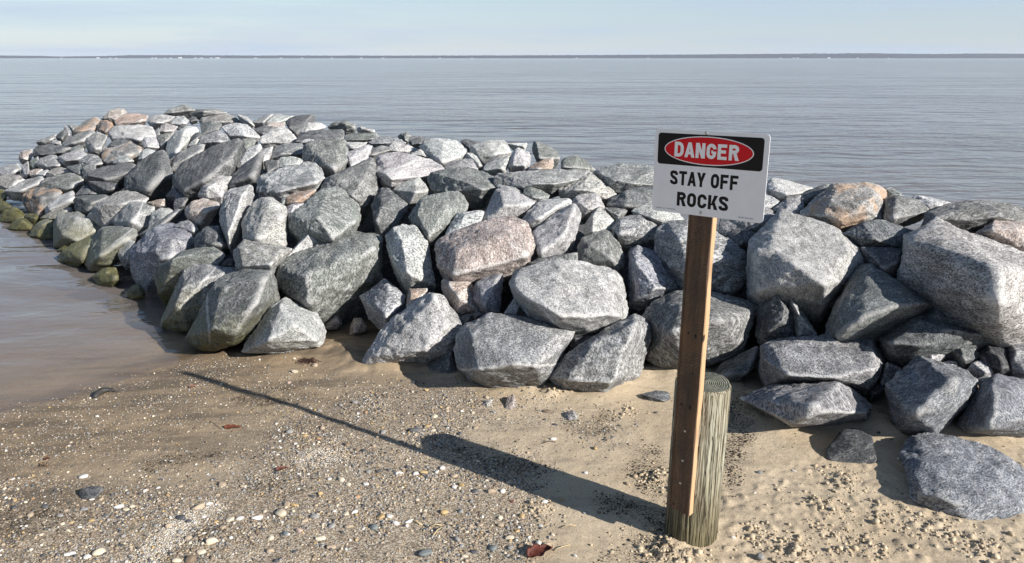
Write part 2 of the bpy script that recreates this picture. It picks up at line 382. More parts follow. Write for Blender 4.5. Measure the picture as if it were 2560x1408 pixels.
# tone[flags] | crop | outline | facet corners x,y,bulge | label          flags: r rust, a algae, f foot of pile, s single on the sand
ROCKS = '''
v|B|270,250 350,190 460,165 520,130 580,120 680,165 740,210 650,240 520,265 400,280||dark greenish peak stone at the very top of the far jetty skyline
v|B|660,240 740,190 900,200 950,180 1080,190 1170,240 1000,260 780,300 680,280||long low greenish stone right of the far skyline peak stone
p|B|40,360 90,290 240,255 380,280 440,290 400,340 240,400 100,420||white-grey flat stone right of the orange-brown slab on the far top
p|B|400,330 460,285 570,285 640,350 600,400 480,430 380,390||pale leaning stone below the far skyline peak stone
t|B|240,410 300,380 480,430 420,500 260,530 210,500||small yellowish stone wedged under the pale leaning one at the far top
g|B|140,500 210,440 230,540 180,570||tiny grey stone left of the small yellowish wedged one
d|B|620,330 680,280 740,300 760,340 660,370||small dark stone below the long low greenish skyline stone
t|B|760,360 800,310 1000,265 1180,245 1330,330 1420,390 1140,390 960,350 800,380||wide flat warm grey slab on the far top of the jetty
p|B|1310,250 1420,280 1500,330 1560,420 1430,380 1330,320||pale sloping stone at the right end of the wide flat warm slab
d|B|790,410 830,370 940,350 1060,375 1110,400 1050,470 900,500 840,535|930,360,.2|dark-faced block just below the wide flat warm slab
p|B|1090,440 1150,400 1300,380 1450,400 1540,470 1640,580 1570,620 1520,590 1400,610 1200,560|1300,420,.2 1420,560,.25|large pale boulder right of the dark-faced block on the far top
g|B|780,620 850,550 1060,480 1180,560 1190,640 1080,690 1000,690 870,690 790,660|1010,510,.2 900,580,.25 1070,640,.3|grey boulder with a dark notch below the dark-faced block
p|B|310,730 330,650 440,520 600,420 740,430 780,500 660,570 640,640 560,750 470,820 360,920 330,830|470,780,.25 600,450,.15|tall pale leaning slab above the long green-fringed slab
d|B|640,600 720,520 790,510 830,550 770,600 680,640||small dark stone above the little cream-white stone at the far top
w|B|610,720 660,650 730,600 780,610 760,650 690,700||little cream-white oval stone right of the tall pale leaning slab
v|B|180,570 300,530 430,510 340,640 250,750 230,700 240,620||greenish dark stone left of the tall pale leaning slab
p|B|-40,640 0,580 160,575 245,630 230,720 100,750 0,740||pale yellowish boulder left of the greenish dark stone
v|B|360,940 400,870 500,800 690,700 850,680 860,750 700,830 600,870 480,1000 440,1080 380,1030|460,920,.25|long green-fringed slab leaning on the largest dark boulder
d|B|400,1190 470,1050 560,930 800,790 1020,690 1330,590 1400,640 1400,760 1310,880 1230,1000 1220,1130 1000,1150 880,1210 780,1300 650,1400 560,1390 430,1270|1200,760,.25 870,1170,.35 1220,900,.3 560,1350,.2 580,990,.15|largest dark elongated boulder in the left middle of the jetty
d|X|308,448 330,432 353,412 362,393 385,380 400,376 413,378 422,409 436,440 420,452 395,484 366,488 325,474 310,462|400,395,.25 405,430,.35 370,475,.3 335,450,.2|dark grey boulder left of the largest dark elongated one
p|B|1290,960 1330,850 1480,720 1640,670 1670,740 1590,860 1480,950 1380,990 1330,1050||pale slanting slab right of the largest dark elongated boulder
d|B|1130,1230 1210,1130 1500,950 1640,770 1700,830 1640,990 1600,1150 1540,1250 1350,1310 1200,1280||dark diagonal slab right of the largest dark elongated boulder
p|B|1640,760 1820,700 1800,830 1760,890 1660,960 1560,930||pale upper block resting on the dark diagonal slab
d|B|1690,920 1750,900 1900,900 1890,1000 1760,1100 1730,1110 1700,1000||dark striped stone above the oval speckled boulder
p|B|1890,900 1950,860 2100,850 2253,900 2200,960 2000,1020 1920,1000||pale stone right of the dark striped one behind the oval speckled boulder
v|B|1380,600 1500,600 1570,620 1560,670 1450,760 1410,720||small brownish green stone over the upper end of the largest dark elongated boulder
p|B|1640,590 1680,550 1830,450 1990,430 2130,560 2150,620 2080,660 1800,660 1640,650|1800,560,.2|pale peaked boulder left of the long dark flat one
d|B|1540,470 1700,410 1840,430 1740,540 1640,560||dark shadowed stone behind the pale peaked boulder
w|B|1590,360 1660,300 1900,250 2130,280 2000,340 1980,400 1820,370 1660,400||white top stone on the far skyline left of the dark ledged one
g|B|1500,370 1640,330 1740,260 1830,255 1660,380 1560,410||grey stone at the left side of the white top stone
k|B|1700,420 1840,365 1970,385 1990,430 1830,450||pale pinkish stone under the white top stone
p|B|760,1400 810,1270 1030,1120 1130,1150 1250,1130 1140,1240 1080,1310 1120,1360 1090,1420 900,1440|1060,1200,.25 880,1290,.3|pale forked stone at the foot of the largest dark elongated boulder
d|B|310,1400 420,1280 560,1400 500,1440||black shaded stone below the left end of the largest dark elongated boulder
k|A|1420,270 1545,150 1640,118 1740,122 1788,170 1760,230 1600,300||rounded pink boulder on the far left skyline of the jetty
o|A|1640,345 1600,260 1760,195 1860,185 2100,215 2060,290 1990,345||flat orange-brown slab beside the rounded pink skyline boulder
vr|A|1010,500 1010,460 1090,390 1180,300 1290,255 1350,235 1410,270 1400,330 1330,410 1150,470||dark green boulder with an orange spot near the far left skyline
dr|A|1370,420 1410,290 1500,285 1580,310 1600,370 1540,440 1450,480 1400,460||dark boulder stained orange below the flat orange-brown slab
g|A|950,350 1060,345 1095,370 1010,440||small grey stone on the far left edge behind the green boulder
g|A|900,370 930,360 1000,440 1000,500 930,570 900,500||narrow upright grey stone on the far left edge of the jetty
d|A|780,520 870,430 920,420 935,500 900,580 840,570||dark rounded stone at the far left edge against the water
g|A|550,570 720,500 800,480 780,540 720,600 640,620 510,600||long low grey stone lying against the far left water
p|A|720,560 860,580 860,630 760,625 700,600||small pale stone wedged among the far left edge stones
p|A|1520,440 1640,360 1950,345 2110,370 2190,480 2180,520 1990,600 1940,630 1880,570 1700,560 1590,555 1525,500||large pale boulder directly below the orange-brown slab at the far end
v|A|930,580 960,540 1130,450 1310,415 1350,460 1290,490 1190,600 1060,625 900,650 870,620||greenish boulder below the dark green one with the orange spot
g|A|1200,600 1210,540 1370,455 1490,490 1520,500 1420,580 1430,660 1430,720 1350,760 1280,740 1210,650||upright grey boulder left of a deep triangular gap at the far end
d|A|470,700 520,650 700,625 870,640 1010,670 1020,700 950,740 620,780 540,790 460,790||long dark flat-topped slab at the far left of the jetty
v|A|1010,670 1100,635 1165,640 1190,700 1130,740 980,745||small greenish stone at the right end of the long dark slab
k|A|260,830 290,720 460,690 460,780 420,850 290,840||pinkish block at the far left waterline
p|A|820,800 960,740 1130,700 1230,770 1270,790 1120,850 1000,870 880,890 830,860|| pale streaked boulder right below the long dark slab
g|A|510,900 560,830 720,770 800,790 830,850 900,900 890,950 700,975 580,960||grey boulder with white cross veins on the far left flank
g|A|1100,850 1250,760 1350,770 1440,830 1480,890 1420,900 1350,930 1170,940 1110,890||low grey stone between the veined boulder and the rust-streaked one
gr|A|1420,740 1500,680 1620,660 1850,590 1930,650 2010,700 1940,820 1830,800 1690,780 1600,870 1500,890 1440,830||big grey boulder with a thin rust streak at the far end
p|A|1590,890 1610,830 1690,785 1830,800 1890,860 1780,890 1640,900||pale humped stone tucked under the rust-streaked boulder
d|A|1500,660 1590,570 1720,550 1860,580 1800,620 1640,670||dark stone between the large pale far boulder and the rust-streaked one
p|A|1940,840 1990,720 2060,680 2190,710 2160,780 2000,850||pale triangular stone right of the rust-streaked boulder
v|A|420,860 540,790 560,900 500,970 450,980 410,940||upright greenish stone at the left end of the veined boulder
g|A|-60,980 60,930 240,890 300,960 280,1040 100,1090 -60,1080||grey boulder with a white hollow at the left picture edge
g|A|300,920 400,860 420,1000 430,1060 370,1100 320,1040||narrow grey boulder right of the hollowed one at the far left
t|A|-60,1080 100,1040 280,1060 360,1120 230,1190 150,1250 60,1260 -60,1220||brownish weathered boulder at the left picture edge above the algae
k|A|400,1010 480,975 620,970 560,1010 520,1060 430,1065||small pink stone low on the far left flank
t|A|640,1040 760,960 870,945 960,985 1010,1000 880,1030 700,1090 650,1070||pinkish cream stone with a pointed right end on the left flank
p|A|520,1060 560,1010 660,980 690,990 620,1080||small pale stone between the two pinkish left flank stones
d|A|930,940 1130,900 1160,960 1170,1080 1080,1060 1000,1000 950,970||dark grey stone right of the pinkish cream stone
v|A|1150,960 1200,930 1350,900 1360,980 1250,1000 1180,1090 1160,1060||small greenish stone left of the long dark striped slab
d|A|1190,1110 1240,1010 1450,940 1780,890 1900,890 1930,990 1800,1050 1700,1130 1600,1190 1480,1150 1280,1140|1240,1060,.2 1480,1120,.3 1700,1000,.2|long dark striped slab under the rust-streaked boulder
d|A|1240,1140 1480,1150 1660,1180 1640,1260 1500,1290 1320,1270||dark ledge stone directly under the long dark striped slab
p|A|60,1280 130,1240 340,1140 560,1075 640,1080 630,1110 540,1200 400,1260 300,1330 120,1320|300,1300,.3 560,1160,.3 160,1290,.3|pale sloping flat slab on the left flank above a black hollow
v|A|540,1240 560,1150 680,1090 980,1020 1130,1070 1180,1120 1175,1180 1080,1250 960,1280 830,1220 700,1240||mint-green speckled boulder on the left flank
dr|E|300,290 400,210 540,170 830,150 890,230 800,320 640,450 570,550 450,500 330,380|500,280,.3 620,300,.3|dark boulder with an orange rusty patch on the left flank
p|E|630,510 640,440 820,290 1030,195 1070,290 1040,340 880,440 770,520 680,540|1030,320,.3 700,470,.3|pale leaning block with a sharp ridge right of the rusty boulder
d|E|1050,270 1180,130 1330,210 1480,250 1300,270||shaded dark stone in the recess above the pale pinkish slab
aa|E|-60,300 -60,180 60,190 110,240 90,280 60,320 -20,380||smooth olive rock at the left picture edge above the water
aa|E|-60,360 60,350 140,400 200,440 60,480 -60,520||dark olive rock low at the left picture edge
aaf|E|0,560 60,480 170,440 250,450 330,520 360,580 280,650 130,690 0,660||algae-covered rock with a bare pale top at the waterline
aaf|E|110,750 160,660 280,590 370,600 470,690 440,760 270,800||low yellow-green algae rock lapped by the water
aaf|E|340,560 400,525 500,530 570,580 560,640 480,710 390,640||green algae rock wedged behind the low yellow-green one
vaf|E|410,850 460,720 540,640 650,600 740,630 740,880 600,900 470,890|600,680,.3 520,840,.25|greenish boulder with a dark slanting shadow at the waterline
ta|E|560,600 640,540 860,440 1010,440 1030,500 830,520 750,620 640,620||brownish flat stone above the slanting-shadow waterline boulder
gaf|E|750,640 830,520 1100,505 1240,565 1400,640 1470,720 1380,800 1200,920 1000,970 900,970 800,1030 750,1000|830,530,.1 1090,590,.35 880,820,.4 1100,930,.2|big grey boulder standing beside a black crevice at the waterline
d|E|1030,340 1080,280 1500,260 1560,290 1340,400 1240,510 1070,510|1070,300,.1 1330,370,.35 1240,490,.2|slab with a dark panelled side left of the pale pinkish slab
t|E|1220,560 1340,400 1640,230 1790,195 2000,250 2110,310 2100,350 1830,370 1580,640 1490,700 1380,640 1250,590|1440,420,.35 1720,380,.3|broad pale pinkish slab sloping on the left flank
g|E|1570,640 1680,510 1840,360 2000,365 2080,400 2190,440 2100,520 2090,720 1960,790 1850,680 1700,710 1620,700|1880,420,.3 1950,520,.35 1760,700,.2 1850,640,.4|grey boulder with a white ridge leaning on the pale pinkish slab
aaf|E|800,1210 850,1080 1000,960 1200,900 1400,790 1380,870 1240,1010 1160,1220 1110,1290 960,1260||olive algae boulder at the waterline below the black crevice
aaf|E|850,1020 900,960 1000,960 980,1000 870,1050 780,1070||small algae stone at the tip of the olive boulder
vaf|E|1200,1260 1230,1100 1290,900 1440,730 1640,710 1830,690 1920,750 1950,850 1900,960 1700,1000 1580,1150 1560,1290 1400,1350 1260,1340|1450,760,.2 1800,860,.3 1440,1110,.4 1330,1180,.3|pale olive-grey boulder with a slanting white vein at the waterline
aaf|F|160,1190 330,1070 500,1060 580,1160 580,1240 440,1340 260,1350 230,1280||yellow algae stone in the water beneath the white-faced boulder
aaf|F|660,1400 740,1310 830,1290 920,1390 910,1490 720,1520 660,1470||small round algae stone standing alone in the shallow water
g|F|530,900 550,800 700,670 790,700 760,760 710,830 700,1010 640,1030 580,980||small grey wedge stone left of the white-faced boulder
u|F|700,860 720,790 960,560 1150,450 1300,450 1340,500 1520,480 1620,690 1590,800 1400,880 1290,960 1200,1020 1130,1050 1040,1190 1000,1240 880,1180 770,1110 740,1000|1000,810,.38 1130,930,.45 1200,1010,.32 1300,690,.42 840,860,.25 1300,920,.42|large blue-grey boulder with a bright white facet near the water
p|F|960,500 1000,290 1130,220 1300,240 1320,290 1200,370 1130,440 970,520||pale block right of the white-ridged grey boulder
v|F|830,600 960,510 1240,320 1370,240 1470,240 1350,370 1150,450 960,560||thin greenish slab edge behind the white-faced boulder
g|F|1330,480 1420,420 1520,390 1610,440 1670,525 1610,620 1540,530 1470,470||small grey stone peeping over the white-faced boulder
k|F|1470,240 1560,140 1740,80 1830,110 1960,150 1970,210 1800,330 1680,350 1690,460 1620,440 1490,330|1640,270,.35 1770,260,.3 1530,300,.25|pink boulder with a jutting flat top left of the tall narrow grey boulder
o|F|940,150 1100,105 1190,95 1220,200 1100,220 1000,180||small orange-tan stone behind the white-ridged grey boulder
d|F|1620,620 1720,530 1770,480 1950,480 2000,600 2100,760 1980,820 1780,800 1620,780||dark shaded boulder below the jutting pink one
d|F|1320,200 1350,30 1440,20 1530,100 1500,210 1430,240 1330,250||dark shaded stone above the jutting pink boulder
va|F|1290,960 1440,840 1630,790 1880,770 1990,830 2050,900 1930,900 1930,1020 1700,1020 1560,1040 1380,1160 1300,1250 1240,1370 1150,1400 1040,1190 1130,1040|1300,960,.35 1290,1100,.3 1500,900,.3|greenish boulder wrapped behind the long white-streaked waterside boulder
b|F|1990,1010 2080,940 2170,940 2170,1050 2010,1050||black pebbly stone in the dark gap above the white-streaked waterside boulder
gaf|I|170,910 240,760 330,500 480,210 620,180 830,195 1100,240 830,360 700,640 520,920 400,930 280,930|480,450,.25 720,340,.2 360,640,.3|long white-streaked boulder dipping its foot in the water
vaf|I|490,1060 530,900 720,600 840,350 960,290 1120,240 1460,250 1535,580 1300,870 1130,1030 980,1130 740,1170 560,1130|1380,300,.3 1250,640,.38 780,900,.35 860,460,.25 1040,960,.3|large dark grey boulder with a thin vertical white vein at the water's edge
pf|I|1090,1170 1200,1000 1430,650 1600,560 1720,640 1960,730 2060,950 2010,1100 1800,1140 1640,1180 1240,1190|1540,650,.25 1820,760,.2 1950,1050,.2 1400,1050,.35 1680,880,.4|pale triangular boulder half sunk in sand at the water's edge
v|X|690,676 700,655 780,620 840,607 860,580 876,575 936,582 956,596 953,650 951,680 926,706 895,737 840,770 781,780 737,766 719,744 697,715|765,690,.35 772,755,.3 850,645,.3 935,620,.25 830,620,.1|big greenish-grey boulder with a brown left face above the pale triangular one
p|X|549,556 550,524 560,485 574,475 600,472 626,460 633,467 636,491 626,518 599,543 595,582 590,618 585,628 564,597|605,490,.3 598,530,.35 570,590,.3|tall narrow grey boulder right of the jutting pink one
p|G|240,700 290,600 360,430 490,300 680,305 870,440 890,580 830,620 860,800 870,1000 740,1000 460,940 270,890|400,880,.3 640,330,.25 800,560,.25 480,900,.3|pale hexagonal boulder right of the tall narrow one
v|G|885,620 980,540 1150,360 1380,200 1560,140 1700,150 1810,300 1910,460 1915,600 1870,720 1750,770 1640,850 1560,920 1430,970 1280,870 1070,880 960,760 900,700|1050,600,.2 1330,600,.38 1540,880,.35 1850,640,.2 1180,720,.25|big dark green-grey boulder with an undercut front right of the hexagonal one
p|G|880,1160 1000,1000 1180,800 1260,810 1410,970 1290,1050 1100,1110|1190,830,.2|small pale triangular stone under the undercut boulder
t|G|150,1180 170,1010 300,890 420,930 480,970 850,1020 960,1020 900,1100 760,1270 700,1340 640,1320 250,1290 160,1270|220,1010,.3 270,1270,.3 800,1030,.2 660,1250,.3|pinkish-white block under the pale hexagonal boulder
or|G|860,300 1000,230 1280,180 1300,200 1240,270 1180,360 940,410 880,400||orange layered stone under the oval speckled boulder
v|G|800,340 860,290 890,330 870,420 800,400||tiny greenish stone at the left end of the orange layered one
p|G|870,440 950,400 1160,370 1050,470 890,570||pale flat stone below the orange layered one
p|X|644,460 646,445 665,435 700,424 735,413 767,405 789,407 806,426 812,449 792,472 760,480 711,490 690,497 666,491 648,480|790,455,.3 700,480,.25|oval speckled boulder resting on the orange layered stone
v|C|580,1150 640,1000 700,960 820,920 1000,840 1290,720 1310,700 1340,760 1330,1000 1390,1060 1380,1130 1250,1330 1170,1400 1040,1250 960,1150 870,1090 700,1130|760,960,.2 1230,900,.3 1030,1240,.3|long yellowish-grey boulder half in shadow right of the oval speckled one
d|C|70,200 130,140 250,110 400,130 480,95 500,130 490,200 410,220 310,240 280,330 230,370 130,280|410,140,.2|dark ledged boulder on the skyline beside a white top stone
w|C|280,350 310,260 400,210 560,205 660,260 640,280 480,310 360,340 290,390||white domed boulder right of the dark ledged skyline one
d|C|210,480 260,400 390,330 560,300 870,300 910,340 910,430 830,410 500,450 350,440 260,490||long dark flat boulder in front of the white dome
v|C|670,270 760,190 930,180 1060,220 1080,290 1040,340 920,340 870,300||greenish rounded boulder on the skyline right of the white dome
p|C|1080,290 1130,260 1340,310 1340,345 1140,350 1090,330||low pale stone on the skyline right of the greenish rounded one
v|C|910,380 980,360 1220,350 1350,350 1390,390 1370,440 1230,470 1040,460 920,460||dark-fronted stone under the low pale skyline stone
p|C|920,480 1230,480 1200,520 1100,560 1010,610 960,580||pale stone with a black triangular shadow in mid jetty
v|C|320,700 370,560 330,510 500,460 850,410 940,470 850,570 900,660 980,720 900,850 820,910 740,940 640,840 540,770 420,760|480,760,.1 640,640,.3 760,870,.35 850,600,.2|big speckled grey boulder in front of the long dark flat one
g|X|676,398 683,370 711,359 740,357 757,359 764,371 755,385 738,390 697,397|705,385,.3 735,372,.3|grey boulder with dark hatched front left of the big speckled one
p|C|290,490 350,440 470,440 480,470 360,500||small pale stone sitting on the big speckled grey boulder
p|C|900,660 1000,600 1220,520 1300,540 1230,700 1000,830 960,720|1100,620,.2|pale faceted stone with jagged shadows in mid jetty
g|C|1230,690 1280,590 1400,530 1480,540 1600,570 1480,600 1400,640 1290,700||grey crest stone behind the broad white-lined boulder
g|C|1230,480 1400,410 1600,410 1700,440 1770,490 1660,510 1550,530 1300,510||low grey stone on the mid crest against the water
v|C|1650,400 1700,360 1790,340 1850,390 1810,430 1800,490 1730,460||small stone with a dark left face on the mid skyline
v|C|1800,480 1830,400 1900,395 2060,440 2150,470 2100,510 1870,500||low greenish stone right of the small dark-faced skyline stone
w|C|1540,530 1600,470 1700,480 1970,590 1840,640 1600,640 1500,600||white sloping stone behind the broad white-lined boulder
p|X|937,417 939,401 947,385 973,380 1020,385 1073,396 1100,410 1113,421 1112,428 1091,430 1071,440 1055,449 1043,446 1000,458 980,471 961,464 947,456 938,439|944,430,.2 965,434,.35 1028,405,.35 977,448,.35|broad pale boulder with fine white lines in mid jetty
w|C|1840,640 1970,580 2000,590 2110,700 1900,660||small white stone atop the right end of the broad white-lined boulder
p|H|450,190 530,130 700,60 830,20 870,60 970,170 960,220 860,270 720,380 600,310 550,250|770,60,.2 790,230,.35|pale fractured block wedged below the broad white-lined boulder
p|D|50,310 100,240 270,200 450,230 560,225 740,380 700,400 630,470 500,510 390,570 350,550 300,490 180,460 60,360|260,340,.3 360,540,.35 480,240,.1 380,260,.25|pale angular boulder with a shadowed left face on the mid skyline
v|D|-80,230 60,170 170,215 240,230 200,280 50,310 -60,290||greenish stone just behind the angular skyline boulder's left side
d|D|620,240 700,210 880,260 800,300 760,370 720,340||dark stone in the skyline notch right of the angular boulder
p|D|750,370 770,310 1000,230 1230,225 1290,280 1350,400 1200,450 1100,470 960,560 880,480 830,400|850,390,.25 1000,300,.3 1120,430,.3|large pale skyline boulder left of the tilted green-grey one
w|D|1270,270 1560,265 1570,300 1530,370 1450,340 1350,330||flat whitish stone on the skyline behind the pale boulders
v|D|1630,370 1650,250 1680,235 1850,290 2000,390 2035,480 1960,520 1860,480 1750,500 1690,430|1700,290,.3 1740,480,.3|tilted green-grey boulder with a dark left face on the skyline
o|D|1590,640 1650,570 1820,490 1940,470 1940,580 1910,650 1800,640 1590,665||orange-pink stone below the tilted green-grey boulder
p|D|1300,560 1320,480 1400,350 1440,330 1590,390 1620,470 1610,560 1560,660 1480,690 1340,690 1290,600|1400,450,.2 1360,580,.35 1540,580,.35|pale faceted boulder left of the orange-pink stone
w|D|940,650 960,580 1130,510 1300,440 1330,460 1310,540 1270,680 1050,690||white flat-faced stone above the big oval boulder
d|D|960,560 1100,450 1200,450 1130,510 1000,580||thin dark stone behind the white flat-faced one
p|D|700,400 790,410 860,460 940,590 930,640 880,640 820,500 700,490||pale bent stone left of the white flat-faced one
g|D|390,580 500,530 700,490 810,490 880,640 760,620 590,610 430,640||grey sloping stone behind the big oval boulder
v|D|150,740 190,690 300,660 480,640 640,600 760,620 1000,690 1090,730 1115,830 1115,920 1020,980 790,1080 660,970 530,910 330,960 230,920 160,800|350,720,.2 470,750,.35 940,920,.3 700,680,.2|big oval green-grey boulder with a warm top in mid jetty
g|K|-20,230 20,190 130,180 500,190 600,140 900,150 1230,140 1350,170 1240,240 1100,330 890,400 760,440 600,390 380,440 270,380 0,350|540,200,.2 560,330,.3 840,340,.3|long block with a shaded left half and white right half
t|K|890,420 940,340 1080,240 1340,165 1560,350 1700,490 1620,540 1480,510 1350,440 1270,430 1180,470 960,550 900,500|1100,430,.25 1340,430,.35 1240,300,.3 1480,360,.2|warm pale triangular boulder on the crest left of the sign
v|K|912,110 915,20 975,-40 1126,-68 1260,0 1400,130 1350,165 1230,140 1050,150 960,140|940,100,.3 1100,100,.3|dark-sided boulder against the water above the triangular one
v|K|1370,180 1420,130 1640,70 1900,60 2200,80 2300,120 2300,350 1950,370 1860,400 1720,470 1620,430 1480,270|1470,190,.2 1640,280,.3 1940,330,.3|wide speckled skyline boulder running behind the sign's left edge
d|K|1600,620 1580,560 1860,410 2000,380 2180,370 2260,400 2260,650 2190,640 1850,690 1640,660 1550,640|1850,430,.3 1830,650,.35 2150,420,.2|dark boulder close left of the sign's lower corner
p|D|940,1360 1000,1230 1060,1010 1120,920 1300,890 1450,1020 1560,1060 1710,1100 1660,1160 1430,1310 1100,1380|1200,960,.2 1240,1150,.3 1560,1120,.2|large pale boulder behind the pink boulder in the middle
p|D|1120,880 1150,850 1390,890 1510,970 1500,1010 1450,1010 1300,890||thin pale stone behind the large pale one in the middle
v|D|1500,1000 1540,900 1620,880 1760,930 1890,1000 1860,1040 1760,1080 1710,1100 1560,1060||small greenish stone under the long half-shaded block
p|K|360,850 430,740 640,550 880,545 1060,570 1075,610 980,660 760,790 560,930 480,940 430,880|860,660,.3 540,830,.25|pale slanting slab above right of the pink boulder
p|K|500,1010 610,960 890,700 1100,610 1160,680 1210,770 1140,900 1120,1080 1050,1150 880,1210 870,1280 780,1310 600,1360 560,1280 560,1180 530,1100|1100,660,.25 1040,880,.3 950,1080,.3 620,1320,.2|large pale wedge boulder immediately right of the pink boulder
p|K|1060,590 1090,540 1190,470 1290,480 1430,460 1470,540 1530,660 1420,660 1330,720 1340,770 1220,780 1160,680||pale round-topped stone behind the large pale wedge
p|K|1240,1060 1250,920 1340,760 1430,660 1540,720 1680,860 1640,940 1600,1010 1500,980 1380,1040 1300,1060|1370,760,.3 1360,1000,.35 1520,870,.2|pale pointed boulder with a shaded left side below the sign's left
v|K|1520,670 1800,670 1850,720 1800,790 1700,860 1620,770||greenish flat stone right of the pale pointed boulder
g|K|1620,960 1700,850 1820,790 2020,770 2090,810 2250,900 2300,1000 2300,1130 2200,1150 1860,1165 1720,1130 1690,1080|1750,860,.25 1730,1040,.35 2080,830,.2 2000,950,.3|grey boulder half in shadow just left of the wooden plank
w|X|1578,528 1595,515 1640,512 1690,525 1720,560 1710,575 1640,560 1600,540||white stone under the lower left corner of the sign
v|X|1444,640 1444,615 1453,594 1480,585 1510,574 1524,577 1542,600 1556,629 1563,655 1560,668 1549,680 1528,672 1500,660 1468,663 1445,655|1470,610,.25 1530,650,.3 1520,590,.2|speckled grey block behind the large banded slab
d|X|1320,660 1340,648 1380,640 1445,630 1445,660 1380,662||thin shaded stone behind the large banded slab's top edge
k|X|1086,616 1095,600 1113,591 1150,575 1182,557 1237,545 1281,540 1318,556 1329,578 1339,610 1336,629 1320,653 1241,684 1175,693 1115,693 1095,669|1137,628,.3 1135,690,.3 1190,598,.3 1185,560,.05 1245,590,.35 1320,640,.2|large pink granite boulder in the middle of the jetty
d|H|165,420 200,290 300,170 400,170 440,230 560,340 690,400 680,430 620,520 540,620 520,720 400,800 310,850 230,790 210,650 180,540|470,310,.25 300,450,.3 230,620,.3|dark leaning boulder right of the undercut green-grey one
v|H|690,560 760,450 900,280 1200,240 1350,190 1450,280 1540,410 1480,520 1330,600 1100,800 960,900 900,900 820,700 720,690|860,330,.25 820,560,.35 1200,480,.3 960,860,.3 1350,320,.15|big mossy-grey boulder left above the pink boulder
p|H|1200,840 1260,700 1370,520 1500,530 1680,480 1760,500 1700,640 1590,670 1450,740 1320,850|1480,560,.2|pale stone filling the corner left of the pink boulder
p|X|964,600 966,585 975,575 1005,563 1038,562 1056,586 1072,612 1076,653 1086,689 1090,711 1060,705 1042,717 1019,726 997,691 975,647|985,620,.25 1055,612,.2 1000,680,.32 1030,690,.32 1005,600,.3|tall faceted grey boulder standing left of the pink boulder
g|J|360,460 480,380 640,250 700,320 880,450 860,580 790,700 680,730 640,690 500,620 400,540|680,340,.3 530,540,.3 650,690,.3 780,590,.2|small grey block with a lit diamond face under the tall faceted boulder
or|J|880,580 890,440 920,370 1130,360 1120,400 1000,470 930,570||orange-brown stone wedged under the tall faceted boulder
kf|X|812,822 815,795 835,784 847,784 856,810 842,824 825,826||small pink stone on the sand in the dark hollow
of|J|240,890 250,790 290,700 380,700 440,800 420,860 280,900||small orange stone with dark spots in the dark hollow
pf|J|340,1250 420,1120 560,900 700,720 850,640 1060,450 1180,395 1280,430 1390,560 1415,640 1410,690 1500,790 1480,960 1400,1090 1200,1180 1080,1190 800,1200 560,1220 400,1265|1200,420,.2 1330,780,.25 1000,760,.2 520,1120,.1 1100,1060,.25|large pale pointed slab sloping down to the sand
gf|X|1135,873 1148,828 1166,808 1226,782 1285,788 1312,795 1382,814 1429,833 1420,863 1395,903 1368,950 1352,976 1301,976 1220,972 1175,955 1148,924|1195,925,.35 1300,908,.42 1350,915,.38 1370,935,.15 1230,800,.05 1180,840,.25 1390,840,.2|big rounded grey boulder with a brown undercut front on the sand
df|J|1070,1290 1170,1200 1390,1070 1460,1300 1440,1365 1330,1365 1200,1325||small dark pinkish stone at the left foot of the undercut rounded boulder
k|J|1280,370 1290,270 1370,250 1600,290 1650,340 1620,420 1700,600 1600,640 1490,670 1420,610 1400,540 1300,430|1370,300,.3 1480,480,.35 1560,300,.2|small pink and white block under the large pink boulder
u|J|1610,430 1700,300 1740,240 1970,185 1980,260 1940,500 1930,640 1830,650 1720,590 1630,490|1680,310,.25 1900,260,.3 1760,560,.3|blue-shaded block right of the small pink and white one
d|J|1440,700 1560,660 1640,660 1620,720 1520,780||small dark stone in the gap above the undercut rounded boulder
d|J|1600,660 1680,620 1760,650 1660,700||tiny dark stone beneath the blue-shaded block
p|X|1271,704 1296,669 1328,658 1403,652 1444,660 1495,660 1549,685 1552,709 1563,733 1568,790 1536,806 1479,830 1412,822 1382,812 1328,795 1304,771 1285,741|1285,715,.25 1320,750,.33 1400,792,.38 1460,795,.38 1545,790,.3 1400,680,.2 1520,700,.2|large grey banded slab tilted toward the viewer in the centre
gf|X|1371,946 1403,898 1476,849 1544,803 1584,785 1614,795 1627,817 1627,849 1606,901 1603,935 1565,962 1517,990 1463,990 1409,972|1590,805,.25 1560,870,.35 1530,950,.3 1480,860,.2 1420,945,.2|dark grey boulder leaning with a high rounded right shoulder left of the post
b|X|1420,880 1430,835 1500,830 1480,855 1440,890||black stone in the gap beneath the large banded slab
p|X|1260,782 1285,745 1300,765 1290,790||thin pale shard under the left end of the large banded slab
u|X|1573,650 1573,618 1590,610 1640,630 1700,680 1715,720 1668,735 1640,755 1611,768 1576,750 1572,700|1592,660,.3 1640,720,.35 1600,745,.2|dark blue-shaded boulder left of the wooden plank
g|X|1633,600 1640,575 1670,552 1720,548 1790,590 1845,612 1868,640 1868,700 1830,740 1790,745 1722,720 1680,690 1645,650|1700,600,.3 1725,690,.35 1790,640,.3|big rounded boulder crossing behind the upper part of the plank
vf|X|1604,790 1640,750 1690,727 1740,722 1800,738 1860,745 1893,765 1885,800 1870,830 1860,870 1850,885 1790,895 1760,920 1700,935 1640,920 1615,900 1620,850|1700,770,.3 1680,830,.35 1800,800,.35 1850,800,.2 1700,900,.2|big dark greenish boulder crossing behind the middle of the plank
w|M|720,210 830,90 900,85 1020,110 1130,180 1280,210 1440,220 1380,270 1250,300 1080,380 940,380 870,330 780,250||white skyline boulder emerging right of the sign
p|M|700,320 820,330 970,430 860,520 800,530 700,520||pale stone close right of the sign's lower edge
